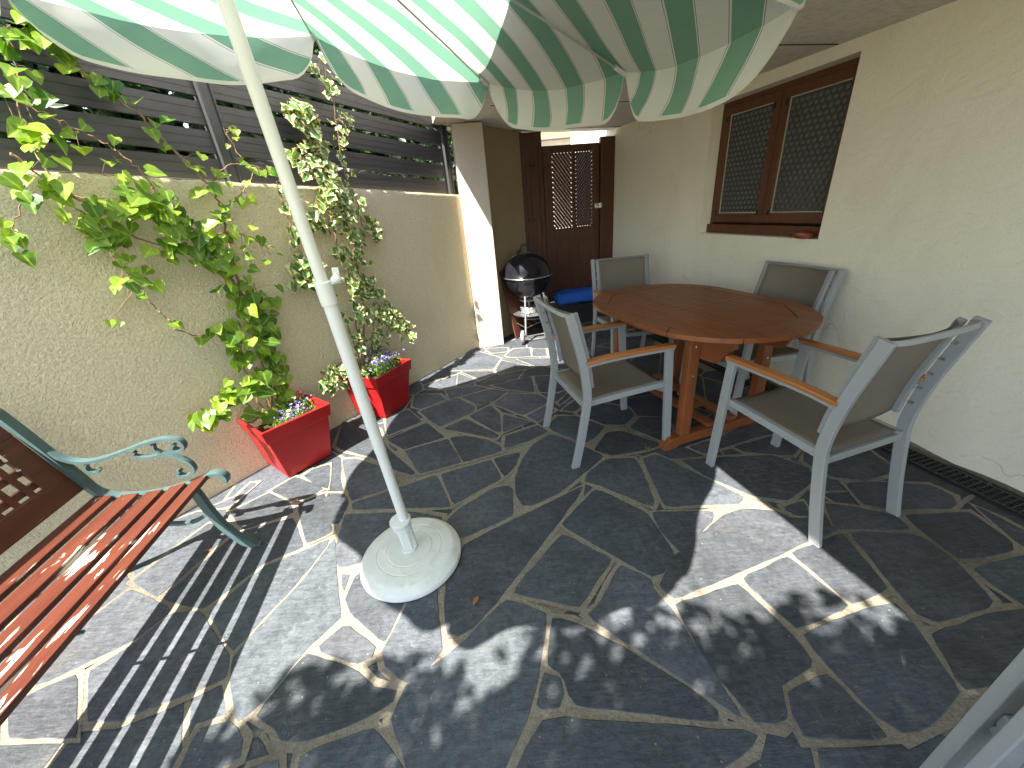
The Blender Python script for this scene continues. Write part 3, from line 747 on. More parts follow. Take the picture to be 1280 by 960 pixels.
for k, (x0, x1) in enumerate(((LX[0], LX[1]), (LX[2], LX[3]))):
    mb = MB(); sg = -1 if k == 0 else 1; pitch = .053 if k == 0 else .043; sl = 1.28
    wv = x1-x0; z = zl0-wv*1.4
    while z < zl1+wv*1.4:
        # slat centre line from (x0, z) rising to (x1, z+sg*sl*wv); clip to the light
        za, zb = z, z+sg*sl*wv; pa_, pb_ = [x0, za], [x1, zb]
        def clipz(p, q, lim, hi):
            if (p[1] > lim) == hi and (q[1] > lim) == hi: return None
            if (p[1] > lim) == hi: t = (lim-p[1])/(q[1]-p[1]); p = [p[0]+(q[0]-p[0])*t, lim]
            if (q[1] > lim) == hi: t = (lim-q[1])/(p[1]-q[1]); q = [q[0]+(p[0]-q[0])*t, lim]
            return p, q
        r_ = clipz(pa_, pb_, zl1, True); r_ = r_ and clipz(r_[0], r_[1], zl0, False)
        if r_ and abs(r_[0][0]-r_[1][0]) > .01:
            mb.bar((r_[0][0], y0, r_[0][1]), (r_[1][0], y0, r_[1][1]), .014, pitch/math.hypot(1, sl)*.87)
        z += pitch
    mb.build('lattice', 'door_wood', dr)
lt = dpx(745, 257); mb = MB(); mb.box((lt[0], -.055, lt[1]), (.085, .02, .055)); mb.tube([(lt[0]-.03, -.065, lt[1]), (lt[0]+.055, -.068, lt[1])], .008, 8); mb.box((lt[0]+.03, -.065, lt[1]), (.02, .03, .06))
mb.build('latch', 'steel', dr, bevel=.002)
for py in (208, 275):
    h_ = dpx(663, py); mb = MB(); mb.box((h_[0], -.048, h_[1]), (.09, .008, .03)); mb.tube([(h_[0]-.02, -.055, h_[1]-.02), (h_[0]-.02, -.055, h_[1]+.02)], .009, 8); mb.build('hinge', 'dark_hinge', dr)
# doorstep and blue mat
sh = .24; stp = MB(); dep = .34
def dloc(t, o, z=0): return DL+dd*t+dn*o+Vector((0, 0, z))
q = [dloc(.10, dep), dloc(W_-.02, dep), dloc(W_-.02, .03), dloc(.10, .03)]
stp.add(q+[p+Vector((0, 0, sh)) for p in q], [(3, 2, 1, 0), (4, 5, 6, 7), (0, 1, 5, 4), (1, 2, 6, 5), (2, 3, 7, 6), (3, 0, 4, 7)])
tag(stp.build('doorstep', 'slate', bevel=.008), 'low dark step in front of the brown door', 'step')
bm_ = MB(); t0, t1_ = dpx(694, 300)[0]-.10, W_-.16; nx, nr = 44, 28
for i in range(nx+1):
    u = i/nx; endf = min(1, min(u, 1-u)*18)**.5
    for k in range(nr):
        a = 2*math.pi*k/nr; ca, sa = math.cos(a), math.sin(a); sq = (abs(ca)**4+abs(sa)**4)**-.25
        o_ = .17+.135*ca*sq*endf; z = sh+.082+.078*sa*sq*endf
        q = dloc(t0+(t1_-t0)*u, o_, z); nn = noise.noise(Vector((u*9, a*1.5, 2)))*.010+noise.noise(Vector((u*26, a*3, 5)))*.005
        bm_.v.append(tuple(q+dn*nn*ca+Vector((0, 0, nn*max(0, sa))))); bm_.tint.append((1, 1, 1))
bm_.f = [(i*nr+k, i*nr+(k+1) % nr, (i+1)*nr+(k+1) % nr, (i+1)*nr+k) for i in range(nx) for k in range(nr)]+[tuple(range(nr-1, -1, -1)), tuple(nx*nr+k for k in range(nr))]
tag(bm_.build('tarpaulin', 'blue_mat', smooth=True), 'folded bright blue tarpaulin lying on the step before the brown door', 'tarpaulin')
# dark board leaning in the recess
mb = MB(); b0 = r0+rd*.03+rn*.16; b1 = r0+rd*.50+rn*.14
tp0 = r0+rd*.03+rn*.012+Vector((0, 0, .78)); tp1 = r0+rd*.50+rn*.012+Vector((0, 0, .98))
th = rn*.022
q = [b0, b1, tp1, tp0]; mb.add(q+[p+th for p in q], [(0, 1, 2, 3), (7, 6, 5, 4), (0, 4, 5, 1), (1, 5, 6, 2), (2, 6, 7, 3), (3, 7, 4, 0)])
tag(mb.build('leaning_board', 'door_wood', bevel=.003), 'dark brown slanting board leaning on the recess wall behind the barbecue', 'board')

# ------------------------------------------------------------------ drain channel along the house wall
dc = thing('drain_channel', 'narrow black grated drain along the foot of the cream house wall', 'drain', rw(0))
mb = MB(); S0, S1 = -2.2, 2.9
for off in (.055, .165): mb.box(hl(rw((S0+S1)/2, off, .006)), (S1-S0, .014, .022), hr)
mb.box(hl(rw((S0+S1)/2, .11, .0055)), (S1-S0, .10, .003), hr)
mb.build('channel', 'black_plastic', dc)
mb = MB(); s = S0
while s < S1:
    mb.box(hl(rw(s, .11, .0135)), (.008, .096, .007), hr); s += .026
for off in (.078, .099, .121, .142): mb.box(hl(rw((S0+S1)/2, off, .0125)), (S1-S0, .006, .006), hr)
mb.build('grating', 'black_plastic', dc)

# ------------------------------------------------------------------ beyond the fence: rubble wall, hedge; beyond the door: lane, house, hillside
rb = MB(); vs = []; fs = []
nS, nZ = 160, 26
for i in range(nS+1):
    for j in range(nZ+1):
        s = -1.2+8.2*i/nS; z = 2.0*j/nZ
        d = .09*noise.noise(Vector((s*5, z*6, 1)))+.03*noise.noise(Vector((s*17, z*17, 4)))
        vs.append(wallpt(s, -.75+d-.10*z, z+.08*noise.noise(Vector((s*3, 5, 5)))*(j/nZ)))
for i in range(nS+1): vs.append(wallpt(-1.2+8.2*i/nS, -1.5, 2.05))
for i in range(nS):
    for j in range(nZ):
        k = i*(nZ+1)+j; fs.append((k, k+nZ+1, k+nZ+2, k+1))
    fs.append((i*(nZ+1)+nZ, (i+1)*(nZ+1)+nZ, (nS+1)*(nZ+1)+i+1, (nS+1)*(nZ+1)+i))
rb.add(vs, fs); o = rb.build('rubble_wall', 'rubble', smooth=True, angle=180); tag(o, 'rough stone wall seen through the gaps of the slat fence', 'wall')
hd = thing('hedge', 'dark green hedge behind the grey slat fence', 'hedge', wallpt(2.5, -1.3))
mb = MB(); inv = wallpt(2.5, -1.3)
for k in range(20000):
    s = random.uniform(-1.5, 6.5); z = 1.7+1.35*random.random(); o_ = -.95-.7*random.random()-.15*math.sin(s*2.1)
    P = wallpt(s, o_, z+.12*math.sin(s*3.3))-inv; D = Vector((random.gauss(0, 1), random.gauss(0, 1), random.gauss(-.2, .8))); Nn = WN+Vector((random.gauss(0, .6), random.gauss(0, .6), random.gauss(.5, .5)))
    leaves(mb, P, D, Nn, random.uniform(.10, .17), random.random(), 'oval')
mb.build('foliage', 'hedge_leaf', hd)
mb = MB()
for s in (-1, .2, 1.4, 2.6, 3.8, 5.0, 6.2):
    p = wallpt(s, -1.45)-inv; mb.tube([p, p+Vector((.05, 0, 1.2)), p+Vector((-.05, .06, 2.5))], [.035, .028, .012], 7)
mb.build('stem', 'bark', hd)
# lane, facing house and hillside (seen through the door)
ln = MB(); ln.box((6, 14.5, -.05), (40, 17, .08)); tag(ln.build('lane', 'pavement'), None, None, kind='structure')
fh = thing('facing_house', 'pale low building seen through the door lattice', 'house', (3.2, 17.5, 0))
mb = MB(); mb.box((0, 0, 1.7), (16, 4, 3.4)); mb.build('wall', 'far_render', fh)
mb = MB(); mb.prism([(-2.4, 3.4), (2.4, 3.4), (0, 3.75)], -8.3, 8.3, lambda a, b, z: Vector((z, a, b))); mb.build('roof', 'far_roof', fh)
hb = MB(); nx, ny = 70, 26
for i in range(nx+1):
    for j in range(ny+1):
        x = -260+700*i/nx; y = 60+700*j/ny
        hb.v.append((x, y, -.3+max(0, (y-90))*.27+10*noise.noise(Vector((x*.006, y*.006, 0)))*min(1, (y-60)/200))); hb.tint.append((1, 1, 1))
hb.f = [(i*(ny+1)+j, (i+1)*(ny+1)+j, (i+1)*(ny+1)+j+1, i*(ny+1)+j+1) for i in range(nx) for j in range(ny)]
tag(hb.build('hillside', 'field', smooth=True, angle=180), None, None, kind='structure')
def hillz(x, y): return -.3+max(0, (y-90))*.27+10*noise.noise(Vector((x*.006, y*.006, 0)))*min(1, (y-60)/200)
vil = [(58, 330, 7, 'white cottage with dark roof nearest on the far hillside'), (74, 352, 6, 'small white cottage right of the others on the far hillside'), (84, 395, 9, 'long white farmhouse highest on the far hillside'), (66, 385, 6, 'tiny white cottage between two larger ones on the far hillside')]
for x, y, w_, lab in vil:
    h_ = thing('cottage', lab, 'house', (x, y, hillz(x, y)), random.uniform(-.3, .3), 'cottages on the far hillside')
    mb = MB(); mb.box((0, 0, 1.2), (w_, 6, 3.4)); mb.build('wall', 'far_render', h_)
    mb = MB(); mb.prism([(-3.4, 2.9), (3.4, 2.9), (0, 4.6)], -w_/2-.4, w_/2+.4, lambda a, b, z: Vector((z, a, b))); mb.build('roof', 'far_roof', h_)

# ------------------------------------------------------------------ tree behind the viewer that throws the dappled shade
tr_ = thing('shade_tree', 'leafy tree behind the viewpoint shading the near paving', 'tree', (-.5, -3.3, 0))
mb = MB(); k = 0
BL = [(-.3, -2.35, 3.3, 1.75, 1.2, .6), (-.3, -2.35, 3.25, 1.7, 1.15, .5), (-.75, -2.35, 3.3, 1.25, 1.25, .55), (.35, -2.6, 3.35, 1.1, 1.35, .55), (-1.72, -2.05, 3.0, .80, 1.0, .35), (1.1, -2.15, 3.3, 1.05, 1.2, .55), (-.2, -3.6, 3.6, 1.7, 1.0, .8)]
while k < 36000:
    cx, cy, cz_, rx, ry, rz = random.choice(BL)
    u = Vector((random.gauss(0, 1), random.gauss(0, 1), random.gauss(0, 1))).normalized()*(random.random()**.42)
    P = Vector((cx+u.x*rx, cy+.27+u.y*ry, cz_+u.z*rz))
    if noise.noise(P*2.4) < -.6: continue
    leaves(mb, P-Vector((-.5, -3.3, 0)), Vector((random.gauss(0, 1), random.gauss(0, 1), random.gauss(-.5, .6))), Vector((random.gauss(0, .5), random.gauss(0, .5), 1)), random.uniform(.08, .135), random.random(), 'oval'); k += 1
mb.build('crown', 'tree_leaf', tr_)
mb = MB(); mb.tube(smoothpath([(0, 0, 0), (.05, .05, 1.2), (-.05, .3, 2.4), (0, .5, 3.2)]), .07, 9)
for e in ((-1.1, 1.3, 3.2), (.9, 1.0, 3.4), (-.3, 1.5, 3.3), (1.4, .9, 3.3), (.1, -.3, 3.8)):
    mb.tube(smoothpath([(0, .25, 2.3), (e[0]*.5, .25+e[1]*.4, 2.9), e]), .022, 6)
mb.build('trunk', 'bark', tr_)

# ------------------------------------------------------------------ dining table
TANG = R(16.5); tb = thing('garden_table', 'oval reddish teak extending table with slatted top on trestle legs', 'table', (1.20, 2.44, 0), TANG)
TR, TS, TZ = .507, .222, .775                              # end radius, half straight part, height of the top
def stad(ang, r):                                       # point on a stadium outline
    x, y = r*math.cos(ang), r*math.sin(ang); return (x, y+(TS if y > 1e-9 else -TS if y < -1e-9 else 0))
def outl(r, a0, a1, n): return [stad(a0+(a1-a0)*i/n, r) for i in range(n+1)]
oct_ = []
K = TR-.085
oct_ = [(K*.97, -TS-.10), (K*.97, TS+.10), (K*.52, TS+K*.80), (-K*.52, TS+K*.80), (-K*.97, TS+.10), (-K*.97, -TS-.10), (-K*.52, -TS-K*.80), (K*.52, -TS-K*.80)]
mb = MB(); g = .002
def sta(th):                                            # outer point in the direction th from the centre
    dx, dy = math.cos(th), math.sin(th); lo, hi = 0, 2
    for _ in range(40):
        m = (lo+hi)/2; x, y = m*dx, m*dy; yy = max(0, abs(y)-TS); ins = math.hypot(x, yy) < TR if yy > 0 else abs(x) < TR
        lo, hi = (m, hi) if ins else (lo, m)
    return (lo*dx, lo*dy)
for i in range(8):
    a, b = oct_[i], oct_[(i+1) % 8]
    ta, tb_ = math.atan2(a[1], a[0]), math.atan2(b[1], b[0])
    while tb_ < ta: tb_ += 2*math.pi
    e = .0025; pts = [sta(ta+e+(tb_-ta-2*e)*k/14) for k in range(15)]
    mid = ((a[0]+b[0])/2, (a[1]+b[1])/2); sh_ = lambda p: (p[0]+(mid[0]-p[0])*.008, p[1]+(mid[1]-p[1])*.008)
    out_ = math.hypot(*mid); nx_, ny_ = mid[0]/out_*.003, mid[1]/out_*.003
    A, B = sh_(a), sh_(b); A = (A[0]+nx_, A[1]+ny_); B = (B[0]+nx_, B[1]+ny_)
    mb.prism([A]+pts+[B], TZ-.026, TZ)
# slats inside, along the length, in two halves with a pair of rails in the middle
def ylim(x):
    x = abs(x); x0, y0, x1, y1 = K*.52, TS+K*.80, K*.97, TS+.10
    return y0 if x <= x0 else y0+(y1-y0)*(x-x0)/(x1-x0)
ns_ = 15; w_ = 2*K*.97/ns_
for i in range(ns_):
    xa, xb = -K*.97+i*w_+.0022, -K*.97+(i+1)*w_-.0022
    for sg in (1, -1):
        xs = sorted({xa, xb, *[v for v in (K*.52, -K*.52) if xa < v < xb]})
        if sg > 0: mb.prism([(x, ylim(x)-.002) for x in reversed(xs)]+[(xa, .064), (xb, .064)], TZ-.022, TZ-.0012-random.uniform(0, .0008))
        else: mb.prism([(xa, -.064), (xb, -.064)][::-1]+[(x, -ylim(x)+.002) for x in xs], TZ-.022, TZ-.0012-random.uniform(0, .0008))
for ya, yb in ((-.061, -.003), (.003, .061)): mb.box((0, (ya+yb)/2, TZ-.012), (2*K*.97, yb-ya, .022))
for v in range(0): pass
mb.build('tabletop', 'teak', tb, bevel=.0015)
mb = MB(); mb.prism([(x*.9, y*.9) for x, y in outl(TR, 0, 2*math.pi, 48)[:-1]], TZ-.030, TZ-.0265); mb.build('top_batten', 'teak', tb)
PX, PY = .28, .36
for sx in (1, -1):
    mb = MB(); L_ = .60; hh = .085; z1 = TZ-.031
    prof = [(-L_, z1), (L_, z1), (L_, z1-0.049), (L_-.025, z1-0.063), (L_-.035, z1-0.087), (L_-.06, z1-0.101), (L_-.075, z1-0.140), (L_-.11, z1-0.161), (PY+.05, z1-0.168), (PY-.06, z1-0.168), (PY-.10, z1-0.105), (-PY+.10, z1-0.105), (-PY+.06, z1-0.168), (-PY-.05, z1-0.168), (-L_+.11, z1-0.161), (-L_+.075, z1-0.140), (-L_+.06, z1-0.101), (-L_+.035, z1-0.087), (-L_+.025, z1-0.063), (-L_, z1-0.049)]
    mb.prism(prof, sx*(PX-.052)-.014, sx*(PX-.052)+.014, lambda a, b, z: Vector((z, a, b))); mb.build('top_rail', 'teak', tb, bevel=.002)
for sy in (1, -1):
    mb = MB(); prof = [(-.43, .0), (-.34, .0), (-.32, .015), (.32, .015), (.34, 0), (.43, 0), (.43, .035), (.385, .075), (-.385, .075), (-.43, .035)]
    mb.prism(prof, sy*PY-.030, sy*PY+.030, lambda a, b, z: Vector((a, z, b))); mb.build('foot_beam', 'teak_cross', tb, bevel=.003)
    mb = MB(); mb.box((0, sy*PY, TZ-.075), (PX*2+.10-.09, .024, .07)); mb.build('cross_rail', 'teak_cross', tb, bevel=.002)
    for sx in (1, -1):
        mb = MB(); mb.box((sx*PX, sy*PY, (TZ-.032+.0755)/2), (.070, .052, TZ-.032-.0755)); lg = mb.build('leg', 'teak_upright', tb, bevel=.004)
        for z in (TZ-.07, TZ-.12, TZ-.30):
            mb = MB(); mb.lathe([(.004, 0), (.007, .0025), (.002, .005)], (sx*PX, sy*PY-.0262, z), 8, Matrix.Rotation(R(90), 3, 'X')); mb.build('bolt', 'steel', lg)
for sx in (1, -1):
    mb = MB(); mb.box((sx*.085, 0, .098), (.055, 2*PY+.05, .030)); mb.build('stretcher', 'teak', tb, bevel=.003)
for y in (-.14, .14):
    mb = MB(); mb.box((0, y, .098), (.114, .045, .022)); mb.build('stretcher_spacer', 'teak_cross', tb, bevel=.002)

# ------------------------------------------------------------------ armchairs
def make_chair(label):
    t = thing('garden_chair', label, 'chair', group='grey armchairs with wooden arms round the table')
    HW = .258
    post = smoothpath([(0, -.330, 0), (0, -.292, .18), (0, -.258, .38), (0, -.250, .46), (0, -.258, .56), (0, -.282, .70), (0, -.345, .94)], 4)
    for sx in (1, -1):
        X = sx*HW
        mb = MB(); mb.sweep_rect([Vector((X, p.y, p.z)) for p in post], .026, .046, (1, 0, 0)); o = mb.build('rear_leg', 'grey_metal', t, smooth=True, bevel=.003)
        mb = MB(); mb.sweep_rect([(X, .285, 0), (X, .245, .655)], .026, .046, (1, 0, 0)); mb.build('front_leg', 'grey_metal', t, bevel=.003)
        mb = MB(); ar = smoothpath([(X, .275, .676), (X, .10, .678), (X, -.12, .676), (X, -.262, .664)], 4)
        mb.sweep_rect(ar, .050, .020, (1, 0, 0)); a_ = mb.build('armrest', 'arm_wood', t, bevel=.006)
        mb = MB(); mb.sweep_rect([p-Vector((0, 0, .019)) for p in ar], .024, .016, (1, 0, 0)); mb.build('arm_rail', 'grey_metal', a_)
    mb = MB()
    for sx in (1, -1):
        mb.sweep_rect([(sx*(HW-.029), .262, .432), (sx*(HW-.029), .08, .424), (sx*(HW-.029), -.262, .404)], .030, .036, (1, 0, 0))
        mb.box((sx*(HW-.018), .250, .425), (.012, .02, .028))
    mb.sweep_rect(smoothpath([(-HW+.014, .252, .405), (-.15, .250, .382), (.15, .250, .382), (HW-.014, .252, .405)], 5), .022, .034, (0, 1, 0))
    mb.bar((-HW+.013, -.250, .392), (HW-.013, -.250, .392), .026, .034)
    mb.build('seat_frame', 'grey_metal', t, bevel=.003)
    mb = MB(); n = 12; vs = []
    for i in range(n+1):
        for j in range(n+1):
            u = i/n; v = j/n; x = (-1+2*u)*(HW-.040); y = .258-.505*v
            z = .450-.027*v - .022*math.sin(math.pi*u)**.8*math.sin(math.pi*min(1, max(0, v*.96+.02)))**.6 - (.016*(1-v/.08)**2 if v < .08 else 0)
            vs.append((x, y, z))
    fs = [(i*(n+1)+j, (i+1)*(n+1)+j, (i+1)*(n+1)+j+1, i*(n+1)+j+1) for i in range(n) for j in range(n)]
    mb.add(vs, fs); o = mb.build('seat_sling', 'sling', t, smooth=True, angle=180); so_ = o.modifiers.new('solid', 'SOLIDIFY'); so_.thickness = .004
    # back: inner frame bolted in front of the posts, curved top rail, sling
    def bp(z):
        for a, b in zip(post, post[1:]):
            if a.z <= z <= b.z: return a.y+(b.y-a.y)*(z-a.z)/(b.z-a.z)
        return post[-1].y
    mb = MB(); zs = (.50, .58, .68, .80, .935)
    for sx in (1, -1):
        mb.sweep_rect([(sx*(HW-.030), bp(z)+.040, z) for z in zs], .022, .026, (1, 0, 0))
    yt = bp(.935)
    mb.sweep_rect(smoothpath([(-HW+.0, yt+.012, .926), (-.16, yt-.014, .924), (.16, yt-.014, .924), (HW-.0, yt+.012, .926)], 6), .020, .024, (0, .37, .93))
    mb.build('back_frame', 'grey_metal', t, bevel=.002)
    for sx in (1, -1):
        for z in (.56, .63, .70, .77, .84): mb = MB(); mb.tube([(sx*(HW-.026), bp(z)+.018, z), (sx*(HW-.026), bp(z)-.002, z)], .0055, 6); mb.build('bolt', 'steel', t)
    mb = MB(); vs = []
    for i in range(n+1):
        for j in range(n+1):
            u = i/n; v = j/n; z = .505+.422*v; bow = math.sin(math.pi*u)**.8
            vs.append(((-1+2*u)*(HW-.030), bp(z)+.050-(.022+.030*v)*bow, z))
    mb.add(vs, fs); o = mb.build('back_sling', 'sling', t, smooth=True, angle=180); so_ = o.modifiers.new('solid', 'SOLIDIFY'); so_.thickness = .004
    return t
def dup(root, label):
    r = root.copy(); col.objects.link(r); r['label'] = label
    for ch in list(root.children):
        c = ch.copy(); col.objects.link(c); c.parent = r; c.matrix_parent_inverse = ch.matrix_parent_inverse
        for g in list(ch.children):
            d = g.copy(); col.objects.link(d); d.parent = c
    return r
def place(o, x, y, fx, fy, z=0):
    o.location = (x, y, z); o.rotation_euler = (0, 0, math.atan2(fy, fx)-math.pi/2)
CH = [(.595, 2.19, .975, .22, 'grey armchair left of the table, nearest the barbecue, seen from behind'),
      (1.415, 1.565, -.26, .965, 'grey armchair right of the table with its rear leg beside the sunlit patch'),
      (1.13, 3.36, .06, -.998, 'grey armchair at the far end of the table before the brown door'),
      (1.645, 2.47, -.975, -.22, 'grey armchair behind the table, its back against the cream wall under the window')]
chair0 = None
for x, y, fx, fy, lab in CH:
    if chair0 is None: c = chair0 = make_chair(lab)
    else: c = dup(chair0, lab)
    place(c, x, y, fx, fy)
    if lab.startswith('grey armchair right of'): c.scale = (.92, 1, 1); c.location.x -= .02; c.location.y -= .005
# two more of the same, stacked, cut by the lower right corner of the view
c = dup(chair0, 'grey armchair cut by the lower right corner, lower of two stacked'); place(c, 1.15, .115, -1.0, .10)
c2 = dup(chair0, 'grey armchair cut by the lower right corner, upper of two stacked'); place(c2, 1.115, .055, -1.0, .10, .10)
for o in (c, c2): o['group'] = 'stacked grey armchairs at the lower right'

# ------------------------------------------------------------------ kettle barbecue
bx, by = at(657, 428).x+.085, at(657, 428).y+.22
bq = thing('kettle_barbecue', 'black round kettle barbecue on silver legs with wheels and ash tray', 'barbecue', (bx, by, 0), R(-8))
RB = .268; zc = .70
bowl = [(.07, zc-.235), (.13, zc-.215), (.19, zc-.165), (.235, zc-.10), (.26, zc-.03), (RB, zc+.012), (RB+.006, zc+.018), (RB-.006, zc+.020)]
mb = MB(); mb.lathe(bowl, n=56); mb.build('bowl', 'black_enamel', bq, smooth=True, angle=60)
lid = [(RB+.010, zc+.022), (RB+.012, zc+.034), (RB+.002, zc+.040), (.262, zc+.085), (.238, zc+.150), (.19, zc+.205), (.12, zc+.245), (.05, zc+.262), (.003, zc+.265)]
mb = MB(); mb.lathe(lid, n=56); ld = mb.build('lid', 'black_enamel', bq, smooth=True, angle=60)
mb = MB(); mb.lathe([(RB+.0125, zc+.020), (RB+.016, zc+.026), (RB+.0125, zc+.032)], n=56, caps=False); mb.build('lid_rim', 'steel', ld, smooth=True)
mb = MB(); mb.lathe([(.055, 0), (.058, .006), (.02, .010), (.003, .010)], (-.13, -.02, zc+.2435), 24, Matrix.Rotation(R(-29), 3, 'Y')); mb.build('vent', 'ash_metal', ld, smooth=True)
mb = MB(); mb.tube(smoothpath([(-.055, 0, zc+.255), (-.05, 0, zc+.33), (-.02, 0, zc+.355), (.03, 0, zc+.355), (.055, 0, zc+.33), (.06, 0, zc+.255)], 5), .011, 10)
mb.box((0, 0, zc+.272), (.13, .03, .012)); mb.build('lid_handle', 'black_plastic', ld, smooth=True)
LEG = [(-.04, -.26), (.25, .17), (-.27, .16)]
for i, (lx, ly) in enumerate(LEG):
    mb = MB(); mb.tube([(lx*.62, ly*.62, zc-.13), (lx*1.02, ly*1.02, .02 if i else .10)], .0125, 10); lg = mb.build('leg', 'steel', bq, smooth=True)
    if i: 
        mb = MB(); mb.lathe([(.016, 0), (.016, .03), (.012, .034)], (lx*1.02, ly*1.02, 0), 12); mb.build('foot_cap', 'black_plastic', lg)
def wheel(cx, cy):
    wh = MB(); rot = Matrix.Rotation(R(90), 3, 'Y')
    wh.lathe([(.056, -.020), (.074, -.018), (.080, -.010), (.080, .010), (.074, .018), (.056, .020)], (cx, cy, .080), 32, rot); o = wh.build('wheel', 'tyre_grey', bq, smooth=True, angle=50)
    h = MB(); h.lathe([(.018, -.024), (.02, .024)], (cx, cy, .080), 14, rot)
    h.lathe([(.050, -.0225), (.058, -.0225), (.058, .0225), (.050, .0225)], (cx, cy, .080), 28, rot, caps=False)
    for k in range(6):
        a = k*math.pi/3; p = Vector((0, math.cos(a), math.sin(a)))
        h.bar(Vector((cx, cy, .080))+p*.018, Vector((cx, cy, .080))+p*.052, .016, .044, (1, 0, 0))
    h.build('hub', 'ash_metal', o)
wheel(-.075, -.28); wheel(.19, -.16)
mb = MB(); mb.tube([(-.10, -.285, .08), (.215, -.15, .08)], .007, 8); mb.build('axle', 'steel', bq)
mb = MB(); mb.lathe([(.07, zc-.40), (.095, zc-.395), (.11, zc-.33), (.105, zc-.325)], n=32); mb.build('ash_catcher', 'ash_metal', bq, smooth=True)
mb = MB(); mb.lathe([(.003, zc-.412), (.20, zc-.408), (.205, zc-.398), (.195, zc-.402)], n=36); mb.build('ash_tray', 'steel', bq, smooth=True)
mb = MB(); mb.lathe([(.012, zc-.40), (.012, zc-.235)], n=10); mb.lathe([(.085, zc-.262), (.12, zc-.24), (.115, zc-.232)], n=28); mb.build('vent_stem', 'ash_metal', bq, smooth=True)
mb = MB(); pts = [(x*.86, y*.86, .17) for x, y in LEG]
for a, b in ((0, 1), (1, 2), (2, 0)): mb.tube([pts[a], pts[b]], .004, 6)
for t in (.25, .5, .75):
    a = Vector(pts[0]).lerp(Vector(pts[1]), t); b = Vector(pts[2]).lerp(Vector(pts[1]), t); mb.tube([a, b], .003, 6)
mb.build('wire_rack', 'steel', bq)

# ------------------------------------------------------------------ parasol
HUB = Vector((-.588, 1.189, 2.247)); CEN = Vector((-.637, 1.239, 1.978)); CNN = Vector((.204, -.188, 1)).normalized()
U_ = Vector((1, 0, -CNN.x/CNN.z)).normalized(); V_ = CNN.cross(U_); RR = 1.265; PH = -.544
TIP = [at(1003, 0, 1.87), at(782, 89, 1.93), at(608, 102, 2.04), at(392, 44, 2.25), Vector((-1.66, 1.87, 2.30)), Vector((-1.80, .62, 2.13)), Vector((-1.05, -.10, 1.97)), Vector((-.05, .06, 1.87))]
PB = at(515, 678, .10)
pz = thing('parasol', 'green and white striped tilted parasol on a white pole', 'parasol', (PB.x, PB.y, .05)); pin = Vector((PB.x, PB.y, .05))
MID = PB.lerp(HUB, (1.265-.1)/(HUB.z-.1))
j1 = PB.lerp(MID, .86); j2 = PB.lerp(MID, .45)
mb = MB(); mb.tube([p-pin for p in (PB.lerp(HUB, -.02), j2)], .0205, 20); mb.tube([p-pin for p in (j2, MID.lerp(j1, .25))], .0222, 20); mb.build('lower_pole', 'white_pole', pz, smooth=True)
mb = MB(); mb.tube([p-pin for p in (j1, HUB)], .0185, 20); mb.build('upper_pole', 'white_pole', pz, smooth=True)
d_ = (HUB-PB).normalized(); sd = Vector((.80, .25, .55)).normalized()
mb = MB(); mb.tube([p-pin for p in (MID-d_*.05, MID-d_*.048, MID+d_*.022, MID+d_*.025)], [.0245, .0258, .0258, .0205], 24)
cl = mb.build('clamp_collar', 'white_pole', pz, smooth=True, angle=30)
mb = MB(); mb.tube([MID-pin+sd*.018, MID-pin+sd*.035, MID-pin+sd*.036, MID-pin+sd*.062], [.008, .009, .013, .016], 12)
mb.bar(MID-pin+sd*.050-d_*.014, MID-pin+sd*.056+d_*.030, .010, .020, sd); mb.build('clamp_knob', 'white_pole', cl, bevel=.002)
QD = (TIP[3]-TIP[4]).normalized(); QP = (TIP[2]-TIP[1]).normalized(); PER = .178; UOFF = .18
def ucoord(P): return (P-CEN).dot(QP)/PER+UOFF
mb = MB(); NR, NTT = 14, 20
APX = HUB+Vector((0, 0, .012))
def cpt(i, r, t):
    a, b = TIP[i], TIP[(i+1) % 8]; e = a.lerp(b, t)
    bowin = .025*math.sin(math.pi*t)*r
    e = e + (CEN-e).normalized()*bowin*1.2
    p = APX.lerp(e, r); s_ = math.sin(math.pi*t)
    rr_ = max(0, (r-.66)/.34); sm_ = max(0, s_)**.8; p += Vector((0, 0, -.038*sm_*rr_**2)) + CNN*(-.030*s_*r*(1.25-r)*2.2 + .018*math.sin(math.pi*r) + .020*sm_*max(0, math.sin(math.pi*min(1, max(0, (r-.35)/.65))))) + Vector((0, 0, .004*noise.noise(p*7)))
    return p
for i in range(8):
    vs = []; uv = []
    for a in range(NR+1):
        for b in range(NTT+1):
            p = cpt(i, a/NR, b/NTT); vs.append(p-pin); uv.append((ucoord(p), 0.0))
    mb.add(vs, [(a*(NTT+1)+b, (a+1)*(NTT+1)+b, (a+1)*(NTT+1)+b+1, a*(NTT+1)+b+1) for a in range(NR) for b in range(NTT)], uv)
cano = mb.build('canopy', 'canopy_cloth', pz, smooth=True, angle=60)
